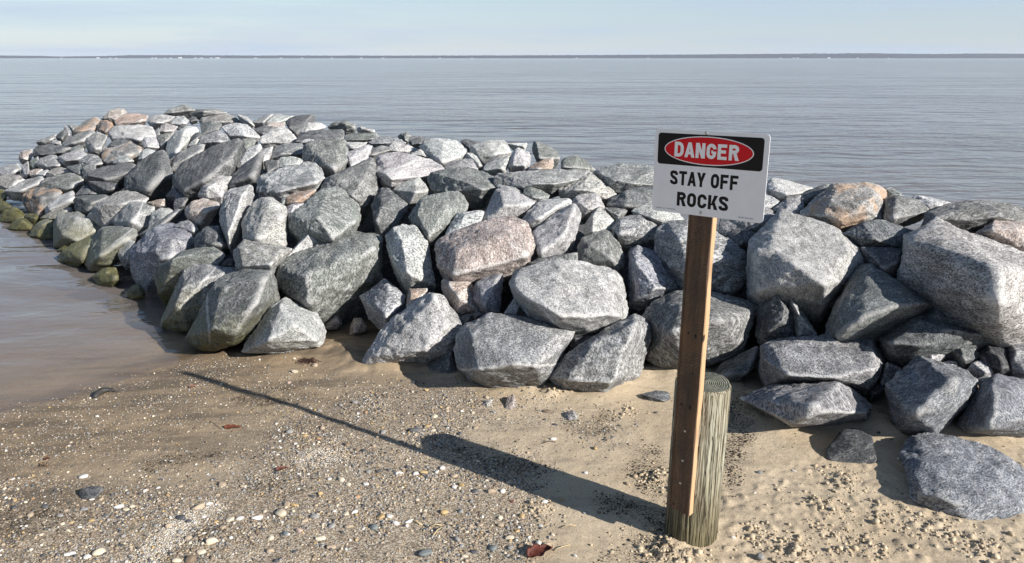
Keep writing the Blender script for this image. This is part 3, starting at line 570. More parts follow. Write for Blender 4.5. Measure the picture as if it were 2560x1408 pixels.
g|M|850,530 980,420 1150,340 1250,330 1300,470 1240,600 1120,580 1050,520 980,560 910,580||dark mottled boulder right of the pale stone beside the sign
d|M|1190,410 1250,310 1390,260 1560,180 1660,170 1600,260 1400,400 1300,460||shaded dark stone left of the brown-topped skyline boulder
tr|X|2000,535 2015,515 2030,500 2068,469 2085,460 2135,457 2176,457 2200,462 2214,476 2216,490 2198,517 2197,549 2160,555 2134,567 2105,573 2080,565 2040,545|2080,500,.3 2170,510,.35 2185,480,.25 2060,540,.2 2110,545,.25|large brown-topped boulder on the right skyline
p|X|1871,616 1874,600 1911,574 1942,540 1950,530 1998,538 2073,563 2117,586 2144,608 2163,647 2150,680 2108,720 2066,767 2030,765 1989,747 1950,745 1885,742 1873,735 1872,684|1890,630,.28 1925,615,.3 1990,665,.38 2060,710,.35 2045,580,.05 2125,620,.15 1895,725,.25|huge pale boulder with a white diagonal ridge right of the post
g|X|1795,570 1805,530 1860,510 1910,515 1942,535 1942,562 1905,575 1860,575 1830,590 1805,590||mottled grey boulder just under the sign's lower right corner
d|X|1810,600 1830,575 1880,565 1905,578 1875,610 1850,620||black shaded boulder left of the huge pale one
d|X|2107,585 2130,570 2160,552 2190,549 2213,551 2245,563 2283,578 2264,592 2258,622 2200,620 2153,616 2141,607|2160,560,.2 2190,600,.3|dark green-black boulder below the brown-topped one
d|X|2150,616 2258,622 2262,650 2245,690 2200,680 2165,650||shaded dark boulder under the green-black one
v|N|420,580 430,350 460,280 580,260 750,290 880,310 1000,430 830,480 530,600|590,280,.2 540,560,.3 780,300,.2|grey block with a shaded left third right of the brown-topped boulder
v|N|430,150 520,150 620,210 670,260 560,270 470,270||low greenish stone at the water behind the brown-topped boulder
p|N|770,290 830,250 1000,270 1300,350 1120,430 1000,440 900,320||pale low stone at the water right of the shaded-third block
v|N|920,680 970,470 1080,430 1300,350 1600,320 1800,320 2000,350 2240,430 2400,500 2400,640 2000,560 1850,550 1750,610 1510,710 1300,640 1120,570 1000,640|1100,540,.25 1280,560,.25 1500,440,.3 1900,500,.3|broad grey skyline boulder at the far right
k|N|1610,740 1750,640 1870,550 2240,590 2400,640 2400,1000 2240,980 2000,900 1700,790|1800,700,.3 2100,700,.3|pink boulder at the right picture edge
t|X|2245,689 2255,666 2260,640 2258,609 2264,590 2287,576 2320,560 2343,548 2418,578 2466,601 2560,630 2650,665 2650,860 2570,853 2522,829 2473,810 2411,773 2350,744 2307,723 2254,703|2276,597,.12 2356,624,.30 2446,658,.38 2500,670,.45 2498,740,.45 2492,805,.32 2262,680,.02|huge flat-topped boulder with a brown shaded front at the right edge
d|O|370,600 375,400 400,290 440,220 490,170 550,180 590,250 660,380 650,420 700,490 700,600 600,640 430,670 400,660|530,200,.25 500,330,.25 610,370,.3 590,470,.3 500,540,.25|knobbly black and white rock right of the plank
g|O|620,250 720,340 890,600 720,610 660,420||grey sloping stone behind the knobbly black and white rock
gf|O|400,830 410,690 500,640 800,600 950,610 1250,590 1340,610 1390,690 1445,770 1450,840 1400,990 1310,1040 1290,1095 1200,1060 1090,1000 900,990 560,1020 450,1030 410,950|480,680,.2 600,900,.4 440,800,.25 1050,950,.4 1350,880,.35 950,640,.1 1350,680,.15 1300,1030,.25|big rectangular speckled block resting on another right of the post
gf|O|230,1125 400,1050 560,1010 850,990 1060,995 1150,1040 1290,1130 1330,1220 1300,1325 1180,1355 900,1370 660,1375 560,1325 420,1230 330,1190|1060,1005,.3 680,1340,.45 850,1180,.62 1280,1250,.3 1000,1250,.35|low boulder with a diagonal ridge under the rectangular block
v|X|2062,842 2075,800 2096,746 2123,696 2155,662 2171,656 2189,674 2220,701 2288,730 2331,752 2338,764 2292,793 2263,815 2218,827 2152,836 2104,836|2100,760,.2 2105,830,.3 2170,690,.2 2230,770,.38 2290,760,.3 2160,790,.38|large triangular speckled boulder between the two huge right boulders
d|X|2292,795 2338,765 2400,790 2440,820 2380,830 2300,805||black shaded stone under the huge flat-topped boulder
d|X|2198,846 2218,829 2259,817 2288,795 2321,795 2370,807 2454,829 2486,846 2481,863 2370,865 2297,875 2261,904 2215,885|2300,800,.2 2375,825,.3 2440,835,.2 2230,860,.3 2300,865,.3|long dark boulder with a lit pointed right end
d|P|1200,860 1250,800 1380,800 1490,860 1540,980 1400,1040 1280,980|1330,830,.2 1380,1000,.3|small dark stone with a lit right side under the long dark boulder
p|P|910,960 920,890 1040,890 1170,930 1170,970 1100,1020 1000,1000||small pale stone above the blue-ridged boulder
w|P|1120,1030 1200,1000 1290,1010 1300,1050 1220,1060||tiny white stone above the blue-ridged boulder
p|P|1400,1090 1450,1010 1650,985 1670,1060 1680,1110 1640,1160 1500,1170|1460,1020,.2 1600,1130,.3|small pale cubic stone right of the blue-ridged boulder's top
g|P|1500,1190 1600,1150 1650,1170 1600,1240 1530,1270||tiny grey stone under the small pale cubic one
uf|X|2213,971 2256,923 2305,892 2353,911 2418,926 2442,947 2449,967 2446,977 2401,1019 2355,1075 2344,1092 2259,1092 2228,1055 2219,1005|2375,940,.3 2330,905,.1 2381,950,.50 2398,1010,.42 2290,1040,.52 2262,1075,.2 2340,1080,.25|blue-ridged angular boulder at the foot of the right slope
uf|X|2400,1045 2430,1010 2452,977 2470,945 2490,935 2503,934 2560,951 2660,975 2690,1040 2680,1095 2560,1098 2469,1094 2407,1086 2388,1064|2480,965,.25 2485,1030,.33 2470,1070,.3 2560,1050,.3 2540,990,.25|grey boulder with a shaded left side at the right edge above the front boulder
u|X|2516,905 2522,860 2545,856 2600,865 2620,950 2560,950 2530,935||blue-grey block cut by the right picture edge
b|X|2440,890 2470,862 2520,870 2530,930 2500,930 2450,900||black shaded stone left of the blue-grey block at the right edge
g|P|500,1230 540,1060 580,1010 720,1080 640,1180 520,1260|570,1040,.2|small grey pointed stone between the rectangular block and the blue-ridged boulder
b|P|380,1320 480,1240 550,1280 520,1350 400,1390||small black stone under the rectangular block's right end
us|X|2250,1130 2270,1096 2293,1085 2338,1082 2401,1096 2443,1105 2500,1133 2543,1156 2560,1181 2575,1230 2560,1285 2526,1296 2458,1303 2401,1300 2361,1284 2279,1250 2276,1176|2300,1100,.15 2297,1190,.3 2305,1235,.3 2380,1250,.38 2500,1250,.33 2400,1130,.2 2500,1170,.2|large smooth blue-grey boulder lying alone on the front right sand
bs|X|2062,1128 2097,1082 2117,1071 2140,1071 2179,1090 2182,1107 2193,1150 2188,1167 2137,1162 2066,1150|2100,1085,.1 2130,1110,.4 2180,1130,.2|black humped rock lying on the sand left of the front boulder
ds|X|1600,985 1640,976 1670,980 1678,997 1660,1008 1625,1003||flat dark stone on the sand close left of the post top
df|X|1783,938 1800,910 1850,885 1895,865 1900,895 1870,935 1835,965 1815,955||dark shaded stone lying on the sand right behind the post
ks|X|1262,1020 1268,992 1285,986 1293,1005 1291,1016 1270,1028|1283,1000,.4|small dark stone with a pink lower face on the sand
ts|X|1410,1046 1415,1030 1435,1026 1447,1040 1440,1056 1420,1056||rounded grey-brown stone alone on the sand below the leaning boulder
ts|X|1202,1013 1212,1000 1227,998 1230,1012 1218,1022||small brown-grey stone left of the pink-faced one on the sand
'''
MROCK = mat_rock()
SEAMS = {'thin vertical white vein': (517, 750, 525, 872), 'slanting white vein': (263, 626, 320, 582), 'white diagonal ridge': (1936, 622, 2037, 673), 'grey boulder with a white ridge': (352, 520, 340, 550),
         'brown undercut front': (1195, 923, 1350, 914), 'white cross veins': (110, 410, 140, 432), 'long white-streaked': (440, 780, 520, 690), 'fine white lines': (965, 434, 1030, 405)}
def build_rock(idx, line):
    tone, crop, outl, ridge, label = [x.strip() for x in line.split('|')]
    ox, oy, s = CROP[crop]
    O = np.array([[float(v) for v in q.split(',')] for q in outl.split()])
    O = O / s + (ox, oy)
    R = np.array([[float(v) for v in q.split(',')] for q in ridge.split()]).reshape(-1, 3)
    R[:, :2] = R[:, :2] / s + (ox, oy)
    r = np.random.default_rng(100 + idx)
    flags = tone[1:]
    foot = 'f' in flags; single = 's' in flags
    lo, hi = O.min(0), O.max(0)
    wh = hi - lo
    cen = O.mean(0)
    by = hi[1]
    if single or foot:
        zb = WZ if 'a' in flags and cen[0] < 480 else float(ground_z(on_level(cen[0], by, -0.02)[None, :2])[0])
        D0 = float((zb - 0.01 - CH) / rays(cen[0], by)[2])
    else:
        D0 = float(pile_depth(np.array([cen[0]]), np.array([by - 0.4 * wh[1]]))[0])
    size = min(wh[0], wh[1] * 1.35) * D0 / F
    def zof(P):
        if single:
            return D0 + (by - P[:, 1]) / F * D0 * (1.45 if wh[0] > 150 else 0.95)
        m = pile_depth(P[:, 0], P[:, 1])
        k = 0.6 if not foot else 0.5
        return D0 + np.clip(k * (m - D0), -0.30 * size, 0.45 * size)
    pts = [point(O[:, 0], O[:, 1], zof(O))]
    if len(R):
        b = R[:, 2]
        pts.append(point(R[:, 0], R[:, 1], zof(R[:, :2]) - b * math.sqrt(wh[0] * wh[1]) * D0 / F * (0.8 if single else 1.75)))
    else:
        I = cen + (O - cen) * r.uniform(0.35, 0.68, (len(O), 1)) + r.uniform(-.06, .06, (len(O), 2)) * wh + (0.03 * wh[0], 0.05 * wh[1])
        pts.append(point(I[:, 0], I[:, 1], zof(I) - r.uniform(.12, .50, len(I)) * size))
    Bk = cen + (O - cen) * 0.78
    pts.append(point(Bk[:, 0], Bk[:, 1], zof(Bk) + size * r.uniform(.45, .7, len(Bk))))
    if not single and not foot:                                # the buried lower part of the stone
        U = Bk[Bk[:, 1] > cen[1]]
        q = point(U[:, 0], U[:, 1], zof(U) + 0.30 * size)
        q[:, 2] -= 0.40 * size
        pts.append(q)
    P = np.concatenate(pts)
    c0 = (P.min(0) + P.max(0)) / 2
    ext = (P.max(0) - P.min(0)) / 2
    Q = (P - c0) / ext
    bm = bmesh.new()
    for q in Q: bm.verts.new(q)
    res = bmesh.ops.convex_hull(bm, input=bm.verts)
    bmesh.ops.delete(bm, geom=list({g for g in res['geom_interior'] if isinstance(g, bmesh.types.BMVert)}), context='VERTS')
    bm.normal_update()
    N, H = [], []
    ctr = np.mean([v.co[:] for v in bm.verts], 0)
    for f in sorted(bm.faces, key=lambda f: -f.calc_area()):
        n = np.array(f.normal[:])
        if n @ n < .5: continue
        h = n @ (np.array(f.verts[0].co[:]) - ctr)
        if h < 0: n, h = -n, -h
        h = max(h, 0.05)
        if any(n @ m > 0.972 for m in N): continue
        N.append(n); H.append(h)
    bm.free()
    N, H = np.array(N), np.array(H)
    HV = Q - ctr
    for _ in range(5):                                         # broken-off corners
        n = r.normal(size=3); n /= np.linalg.norm(n)
        N = np.vstack([N, n]); H = np.append(H, max(0.2, (HV @ n).max() * r.uniform(.93, .99)))
    big = max(wh) > 150
    v, f = ICO[6 if max(wh) > 140 else 5]
    pw = r.uniform(110, 260)
    vw = v + 0.024 * np.stack([fbm(v * 2.6 + k * 13 + idx, 3, .6) for k in range(3)], -1) + 0.012 * np.stack([noise(v * 11 + k * 7 + idx) for k in range(3)], -1)
    vw /= np.linalg.norm(vw, axis=1)[:, None]
    m = np.clip(vw @ N.T / H, 1e-6, None)
    mx = m.max(1, keepdims=True)
    rad = 1.0 / (mx[:, 0] * ((m / mx) ** pw).sum(1) ** (1 / pw))
    X = (v * rad[:, None] + ctr) * ext * 1.012
    off = r.uniform(0, 50, 3)
    S = float(np.median(ext))
    dirw = v / ext
    dirw /= np.linalg.norm(dirw, axis=1)[:, None]
    # chipped, slightly stepped quarry surface
    n1 = fbm(X / S * 1.3 + off, 3)
    n2 = fbm(X / S * 4.2 + off + 9, 3, 0.55)
    st = fbm(X / S * np.array([2.2, 2.2, 6.0]) + off + 31, 2)
    rg = 1 - np.abs(noise(X / S * 3.1 + off + 77)) * 2
    n3 = fbm(X / 0.030 + off, 2, 0.6)
    if 'O' == crop and 'knobbly' in label: n2 = n2 * 2.6
    disp = S * (0.012 * n1 + 0.020 * n2 + r.uniform(.025, .072) * np.clip(np.round(st * 5) / 5 + (st * 5 - np.round(st * 5)) ** 3 * .8, -1, 1) - 0.016 * np.clip(rg - .75, 0, 1) * 4) + min(0.006, 0.02 * S) * n3
    X = X + dirw * disp[:, None]
    X = X + c0
    org = np.array([X[:, 0].mean(), X[:, 1].mean(), X[:, 2].min()])
    me = mesh_np('boulder', X - org, f)
    big_enough = max(wh) * D0 / F > 0.13
    o = link('boulder' if big_enough else 'stone', me, MROCK)
    o.location = org
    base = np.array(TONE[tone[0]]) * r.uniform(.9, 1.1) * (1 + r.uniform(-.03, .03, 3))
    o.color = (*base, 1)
    o['algae'] = 1.0 if 'a' in flags else 0.0
    o['algae_top'] = WZ + (0.44 if tone[0] == 'a' else 0.38)
    o['rust'] = 1.0 if 'r' in flags else 0.0
    o['seam'] = (0.0, 0.0, 0.0)
    o['seam_at'] = 9.0
    for key, (xa, ya, xb, yb) in SEAMS.items():
        if key in label:
            n = np.cross(rays(xa, ya), rays(xb, yb)); n /= np.linalg.norm(n)
            o['seam'] = tuple(float(x) for x in n)
            o['seam_at'] = float(n @ (np.array([0, 0, CH]) - org))
    grp = 'loose stones on the sand' if single else 'boulders of the stone jetty'
    tag(o, label, 'rock', grp)
    return o
_seen = set()
for _i, _l in enumerate([l for l in ROCKS.strip().splitlines() if l.strip()]):
    lab = _l.split('|')[4].strip()
    assert lab not in _seen and 4 <= len(lab.split()) <= 16, lab
    _seen.add(lab)
    build_rock(_i, _l)
# ------------------------------------------------------------------ ground: one sheet from the sand to the sea bed
def axis(lo, hi, step, far_lo, far_hi):
    mid = np.arange(lo, hi, step)
    def out(a, sgn, end):
        r, s = [], step
        while abs(a) < abs(end):
            s *= 1.22
            a += sgn * s
            r.append(a)
        return r
    return np.array(out(lo, -1, far_lo)[::-1] + list(mid) + out(mid[-1], 1, far_hi))
def pxpoly(s):
    q = np.array([[float(v) for v in p.split(',')] for p in s.split()])
    return on_level(q[:, 0], q[:, 1], -0.02)[:, :2]
GRAVEL = pxpoly('-200,1450 -200,1240 100,1200 420,1250 640,1180 700,1080 840,1010 1000,960 1180,985 1210,1040 1130,1090 1180,1150 1330,1230 1330,1330 1280,1420')
GRIT = pxpoly('-300,1450 -300,1060 0,1005 300,935 500,880 640,880 760,945 900,960 1150,960 1480,1040 1560,1080 1500,1140 1350,1160 1300,1420')
WRACK = [pxpoly(s) for s in ('-60,1285 110,1262 230,1285 150,1330 20,1360 -60,1370', '330,1160 470,1120 560,1130 450,1170 350,1200', '560,985 720,960 800,985 640,1010', '1790,1010 1860,985 1900,1030 1880,1130 1850,1210 1810,1260 1790,1150', '1560,1190 1610,1120 1650,1130 1680,1230 1670,1270 1600,1240',
         '1400,1060 1530,1040 1540,1090 1490,1110 1420,1080', '1480,1250 1690,1270 1690,1350 1620,1330 1500,1290', '1500,1380 1680,1340 1700,1420 1480,1420',
         '610,1230 700,1180 770,1160 760,1230 680,1260', '380,1390 470,1330 560,1290 600,1310 540,1345 430,1420', '1100,1120 1250,1130 1400,1190 1330,1210 1200,1180')]
CLODS = [(2045, 1262, .045, .028), (2075, 1275, .05, .018), (2100, 1200, .07, .022), (2125, 1218, .05, .015), (1990, 1392, .07, .030), (1960, 1375, .06, .02), (1660, 1385, .10, .028), (1700, 1370, .07, .02),
         (1655, 1200, .07, .018), (1630, 1195, .05, .015), (2300, 1325, .06, .018), (2360, 1330, .06, .015), (2080, 1335, .06, .015), (1345, 1265, .06, .014), (1565, 1028, .05, .012),
         (2210, 1298, .05, .012), (1900, 1345, .05, .012), (2160, 1370, .07, .016), (1380, 985, .05, .03), (2450, 1370, .07, .015)]
gx = axis(-3.0, 3.3, 0.009, -9000, 9000)
gy = axis(1.75, 4.5, 0.009, -60, 12000)
GXY = np.stack(np.meshgrid(gx, gy, indexing='ij'), -1).reshape(-1, 2)
def sand_detail(P):
    P3 = np.c_[P, np.zeros(len(P))]
    near = sstep(8, 5, np.hypot(P[:, 0], P[:, 1] - 3))
    right = sstep(0.4, 1.0, P[:, 0] + 0.3 * (2.6 - P[:, 1]))
    dry = sstep(WZ + 0.015, WZ + 0.05, ground_z(P))
    z = 0.010 * fbm(P3 * 3.2, 3) + 0.004 * fbm(P3 * 13 + 5, 3)
    rough = right * sstep(2.95, 2.55, P[:, 1] - 0.12 * (P[:, 0] - 1.2))
    lump = np.clip(fbm(P3 * 26 + 2, 3), 0, 1)
    z = z + rough * 0.020 * lump + 0.0022 * fbm(P3 * 60, 2)
    z = z * near * (0.25 + 0.75 * dry)
    for px, py, rad, h in CLODS:
        c = on_level(px, py, 0)[:2]
        d2 = ((P - c) ** 2).sum(1) / rad ** 2
        k = np.exp(-d2 * 1.6)
        m = k > 0.01
        if m.any():
            q = P3[m] * 38 + px
            z[m] += h * k[m] * (0.35 + 1.5 * np.clip(fbm(q, 3, .6), -0.35, 1))
    # sand heaped against the foot of the stones
    db = poly_dist(P, NEAR[7:], closed=False)[0]
    z = z + near * dry * np.exp(-(db / 0.13) ** 2) * np.clip(0.022 + 0.045 * fbm(P3 * 4.5 + 8, 3), 0, .07)
    return z
def ground_full(P):
    P = np.asarray(P, float)
    return ground_z(P) + sand_detail(P)
GZ = ground_full(GXY)
nx, ny = len(gx), len(gy)
ii = np.arange(nx * ny).reshape(nx, ny)
gf = np.stack([ii[:-1, :-1], ii[1:, :-1], ii[1:, 1:], ii[:-1, 1:]], -1).reshape(-1, 4)
gme = mesh_np('sand_ground', np.c_[GXY, GZ], gf)
vattr(gme, 'wet', sstep(0.034, 0.006, ground_z(GXY) - WZ + 0.014 * fbm(np.c_[GXY, 0 * GZ] * 1.6 + 3, 3)))
vattr(gme, 'damp', (0.12 + 0.88 * sstep(WZ - 0.02, WZ + 0.004, ground_z(GXY))) * sstep(2.1, 0.6, poly_dist(GXY, WLINE, closed=False)[0] + 0.35 * fbm(np.c_[GXY[:, 0] * .7, GXY[:, 1] * 2.2, 0 * GZ], 3)))
vattr(gme, 'gravel', sstep(-0.14, 0.12, sdf(GXY, GRAVEL)) * 0.8 + 0.5 * sstep(-0.2, 0.15, sdf(GXY, GRIT)))
wr = np.zeros(len(GXY))
for w in WRACK: wr = np.maximum(wr, sstep(-0.05, 0.06, sdf(GXY, w)))
vattr(gme, 'wrack', wr)

def mat_sand():
    t = NT('beach_sand')
    p = t.a('NewGeometry').outputs['Position']
    wet = t.attr('wet').outputs['Fac']
    gv = t.attr('gravel').outputs['Fac']
    wk = t.attr('wrack').outputs['Fac']
    n1 = t.noise(p, 2.4, 4, 0.55)
    n2 = t.noise(t.mp(p, (3.0, 11.0, 1.0), (0, 0, -0.35)), 1.0, 4, 0.6)
    fine = t.noise(p, 420.0, 2, 0.7)
    mid = t.noise(p, 120.0, 3, 0.7)
    c = t.mix(t.rng(n1, 0.3, 0.7), (0.385, 0.305, 0.208), (0.465, 0.380, 0.272))
    c = t.mix(t.math('MULTIPLY', t.rng(n2, 0.52, 0.70), 0.55), c, (0.20, 0.165, 0.125))
    v = t.math('MULTIPLY', t.rng(fine, 0.3, 0.7, 0.72, 1.26), t.rng(mid, 0.3, 0.7, 0.84, 1.16))
    c = t.mix(1.0, c, t.a('CombineColor', {0: v, 1: v, 2: v}).outputs[0], 'MULTIPLY')
    # coarse grit where the gravel lies
    vo = t.a('TexVoronoi', {'Vector': p, 'Scale': 210.0, 'Randomness': 1.0}, feature='F1')
    hs = t.a('SeparateColor', {0: vo.outputs['Color']})
    gc = t.a('ValToRGB', {0: hs.outputs[0]})
    e = gc.color_ramp.elements
    e[0].position, e[0].color = 0.0, (0.05, 0.045, 0.04, 1)
    e[1].position, e[1].color = 1.0, (0.66, 0.60, 0.50, 1)
    for pos, col in ((0.25, (0.15, 0.115, 0.085, 1)), (0.5, (0.29, 0.225, 0.155, 1)), (0.75, (0.41, 0.33, 0.24, 1))):
        q = e.new(pos); q.color = col
    patch = t.rng(t.math('ADD', gv, t.math('MULTIPLY', t.math('SUBTRACT', t.noise(p, 5.0, 4, 0.6), 0.5), 1.3)), 0.35, 0.85)
    c = t.mix(t.math('MULTIPLY', patch, 0.80), c, gc.outputs[0])
    # crumbs of black plant litter
    wm = t.math('MULTIPLY', t.rng(t.noise(t.mp(p, (1, 1.8, 1)), 95.0, 4, 0.75), 0.50, 0.56), t.math('MULTIPLY', t.rng(t.noise(p, 9.0, 4, .6), 0.36, 0.55), wk))
    c = t.mix(t.math('MULTIPLY', wm, 0.85), c, (0.040, 0.032, 0.022))
    sp = t.math('MULTIPLY', t.rng(t.noise(t.mp(p, (1, 2.2, 1), (0, 0, .5)), 62.0, 3, 0.7), 0.665, 0.70), t.rng(n1, 0.4, 0.6))
    c = t.mix(t.math('MULTIPLY', sp, 0.7), c, (0.06, 0.05, 0.035))
    c = t.mix(t.math('MULTIPLY', t.attr('damp').outputs['Fac'], 0.9), c, t.mix(1.0, c, (0.60, 0.55, 0.50), 'MULTIPLY'))
    stk = t.rng(t.noise(t.mp(p, (1.3, 7.5, 1.0), (0, 0, -0.42)), 1.0, 5, 0.62), 0.46, 0.60)
    c = t.mix(t.math('MULTIPLY', stk, t.math('MULTIPLY', t.attr('damp').outputs['Fac'], 0.75)), c, (0.115, 0.092, 0.068))
    dk = t.mix(1.0, c, (0.84, 0.80, 0.76), 'MULTIPLY')
    c = t.mix(wet, c, dk)
    h = t.math('ADD', t.math('MULTIPLY', fine, 0.5), t.math('ADD', mid, t.math('MULTIPLY', t.math('MULTIPLY', vo.outputs['Distance'], patch), -1.2)))
    return t.set(Base_Color=c, Roughness=t.rng(wet, 0, 1, 0.95, 0.55), Normal=t.bump(h, 0.45, 0.006), Specular_IOR_Level=t.rng(wet, 0, 1, 0.15, 0.45))
tag(link('sand_ground', gme, mat_sand()), kind='structure')

# ------------------------------------------------------------------ rubble bank that the boulders lie on
bx, by_ = np.arange(-11.5, 9, 0.07), np.arange(1.9, 15.5, 0.07)
B = np.stack(np.meshgrid(bx, by_, indexing='ij'), -1).reshape(-1, 2)
bz = hmap(B[:, 0], B[:, 1])
dpile = np.where(ins_poly(B), poly_dist(B, FOOT)[0], 0)
bz = np.minimum(bz, 9) - 0.30 * sstep(0.0, 0.25, dpile) - 0.12 + 0.07 * fbm(np.c_[B, 0 * bz] * 4.5, 3) * sstep(0, .3, dpile)
keep = ins_poly(B)
ii = np.arange(len(B)).reshape(len(bx), len(by_))
bf = np.stack([ii[:-1, :-1], ii[1:, :-1], ii[1:, 1:], ii[:-1, 1:]], -1).reshape(-1, 4)
bf = bf[keep[bf].all(1)]
us, inv = np.unique(bf, return_inverse=True)
bme = mesh_np('bank', np.c_[B, bz][us], inv.reshape(-1, 4))
ob = link('bank', bme, MROCK)
ob.color = (0.07, 0.072, 0.078, 1)
ob['algae'] = 0.0; ob['algae_top'] = 0.0; ob['rust'] = 0.0; ob['seam'] = (0.0, 0.0, 0.0); ob['seam_at'] = 9.0
tag(ob, kind='structure')

# ------------------------------------------------------------------ water
wx_ = axis(-6.5, 0.2, 0.06, -9000, 9000)
wy_ = axis(2.4, 9.5, 0.06, -2, 12000)
W = np.stack(np.meshgrid(wx_, wy_, indexing='ij'), -1).reshape(-1, 2)
dep = np.maximum(WZ - ground_z(W), -0.2)
ii = np.arange(len(W)).reshape(len(wx_), len(wy_))
wf = np.stack([ii[:-1, :-1], ii[1:, :-1], ii[1:, 1:], ii[:-1, 1:]], -1).reshape(-1, 4)
wf = wf[(dep[wf] > -0.03).any(1)]
us, inv = np.unique(wf, return_inverse=True)
wme = mesh_np('water', np.c_[W, np.full(len(W), WZ)][us], inv.reshape(-1, 4))
vattr(wme, 'depth', dep[us])
dfar = np.hypot(W[us][:, 0], W[us][:, 1])
def mat_water():
    t = NT('bay_water')
    p = t.a('NewGeometry').outputs['Position']
    dp = t.attr('depth').outputs['Fac']
    pw = t.a('VectorMath', {0: p, 1: t.a('VectorMath', {0: t.noise(p, 0.6, 2, .5, out=1), 1: (0.8, 0.8, 0)}, operation='MULTIPLY').outputs[0]}, operation='ADD').outputs[0]
    rip = t.noise(t.mp(pw, (1.7, 4.6, 1), (0, 0, 0.10)), 1.5, 2, 0.5)
    swl = t.noise(t.mp(pw, (0.62, 1.45, 1), (0, 0, 0.10)), 1.0, 2, 0.50)
    far = t.noise(t.mp(p, (0.012, 0.06, 1), (0, 0, 0.05)), 1.0, 4, 0.6)
    tiny = t.noise(t.mp(pw, (9, 15, 1), (0, 0, -0.3)), 1.0, 2, 0.5)
    calm = t.rng(dp, 0.0, 0.40, 0.22, 1.0)
    gust = t.rng(t.noise(t.mp(p, (0.05, 0.16, 1), (0, 0, 0.08)), 1.0, 3, 0.55), 0.36, 0.64, 0.25, 1.75)
    h = t.math('ADD', t.math('MULTIPLY', t.math('MULTIPLY', rip, t.math('MULTIPLY', gust, 0.032)), calm), t.math('MULTIPLY', t.math('MULTIPLY', swl, 0.125), calm))
    lng = t.noise(t.mp(pw, (0.22, 0.50, 1), (0, 0, 0.16)), 1.0, 2, 0.55)
    h = t.math('ADD', h, t.math('MULTIPLY', t.math('MULTIPLY', lng, t.math('MULTIPLY', gust, 0.20)), t.rng(dp, 0.35, 1.0)))
    h = t.math('ADD', h, t.math('MULTIPLY', tiny, 0.0034))
    n = t.bump(h, 1.0, 1.0)
    body = t.mix(t.rng(dp, 0.05, 0.55), (0.26, 0.225, 0.205), t.mix(t.rng(far, 0.35, 0.65), (0.100, 0.087, 0.080), (0.150, 0.128, 0.118)))
    t.set(Base_Color=body, Roughness=0.09, IOR=1.333, Normal=n, Specular_IOR_Level=0.5)
    clear = t.a('BsdfTransparent', {'Color': (0.92, 0.89, 0.84, 1)})
    gl = t.a('BsdfGlossy', {'Color': (1, 1, 1, 1), 'Roughness': 0.03, 'Normal': n})
    fr = t.a('Fresnel', {'IOR': t.rng(t.a('NewGeometry').outputs['Backfacing'], 0.0, 1.0, 1.333, 0.75), 'Normal': n})   # straight-through light below the surface
    thin = t.a('MixShader', {0: fr.outputs[0], 1: clear.outputs[0], 2: gl.outputs[0]})
    opac = t.math('SUBTRACT', 1.0, t.math('POWER', 2.718, t.math('MULTIPLY', t.math('MAXIMUM', dp, 0.0), -5.0)))
    ms = t.a('MixShader', {0: opac, 1: thin.outputs[0], 2: t.b.outputs[0]})
    t.l.new(ms.outputs[0], t.out.inputs['Surface'])
    return t.m
tag(link('water', wme, mat_water()), kind='structure')

# ------------------------------------------------------------------ danger sign on a plank screwed to a short pile
YAW = math.radians(-38.6)
SR = Vector((math.cos(YAW), math.sin(YAW), 0))                 # to the sign's right
SB = Vector((-math.sin(YAW), math.cos(YAW), 0))                # behind it
ROLL = -0.012
SIGN_C = Vector((0.581, 2.197, 1.3085))
SW, SH = 0.356, 0.254
sign = bpy.data.objects.new('danger_sign', None)
COL.objects.link(sign)
PILE_C = Vector((0.646, 2.297, 0))
sign.location = (PILE_C.x, PILE_C.y, 0)
tag(sign, 'white danger sign on a brown plank screwed to a short weathered wooden pile', 'sign')
def frame(off_r=0.0, off_b=0.0, z=0.0, roll=0.0):              # local x right, y behind, z up, given from the pile foot
    m = Matrix((( SR.x, SB.x, 0, 0), (SR.y, SB.y, 0, 0), (0, 0, 1, 0), (0, 0, 0, 1)))
    o = SIGN_C + SR * off_r + SB * off_b
    return Matrix.Translation(Vector((o.x - PILE_C.x, o.y - PILE_C.y, z))) @ m @ Matrix.Rotation(roll, 4, 'Y')
def prism(name, loop, y0, y1, mat, parent, mtx, bevel=0.0):
    bm = bmesh.new()
    a = [bm.verts.new((x, y0, z)) for x, z in loop]
    b = [bm.verts.new((x, y1, z)) for x, z in loop]
    n = len(loop)
    bm.faces.new(a[::-1]); bm.faces.new(b)
    for k in range(n): bm.faces.new((a[k], a[(k + 1) % n], b[(k + 1) % n], b[k]))
    bmesh.ops.recalc_face_normals(bm, faces=bm.faces)
    if bevel: bmesh.ops.bevel(bm, geom=[e for e in bm.edges if abs(e.verts[0].co.y - e.verts[1].co.y) < 1e-6], offset=bevel, segments=2, affect='EDGES')
    me = bpy.data.meshes.new(name)
    bm.to_mesh(me); bm.free()
    o = link(name, me, mat, parent)
    o.matrix_local = mtx
    return o
def rrect(x0, x1, z0, z1, r, k=6):
    L = []
    for cx, cz, a0 in ((x1 - r, z1 - r, 0), (x0 + r, z1 - r, 90), (x0 + r, z0 + r, 180), (x1 - r, z0 + r, 270)):
        for j in range(k + 1):
            a = math.radians(a0 + 90 * j / k)
            L.append((cx + r * math.cos(a), cz + r * math.sin(a)))
    return L
M_WHITE = mat_plain('sign_white', (0.74, 0.75, 0.77), 0.34, scale=30, var=0.03)
M_BLACK = mat_plain('sign_black', (0.012, 0.010, 0.011), 0.45, scale=40, var=0.1, spec=0.15)
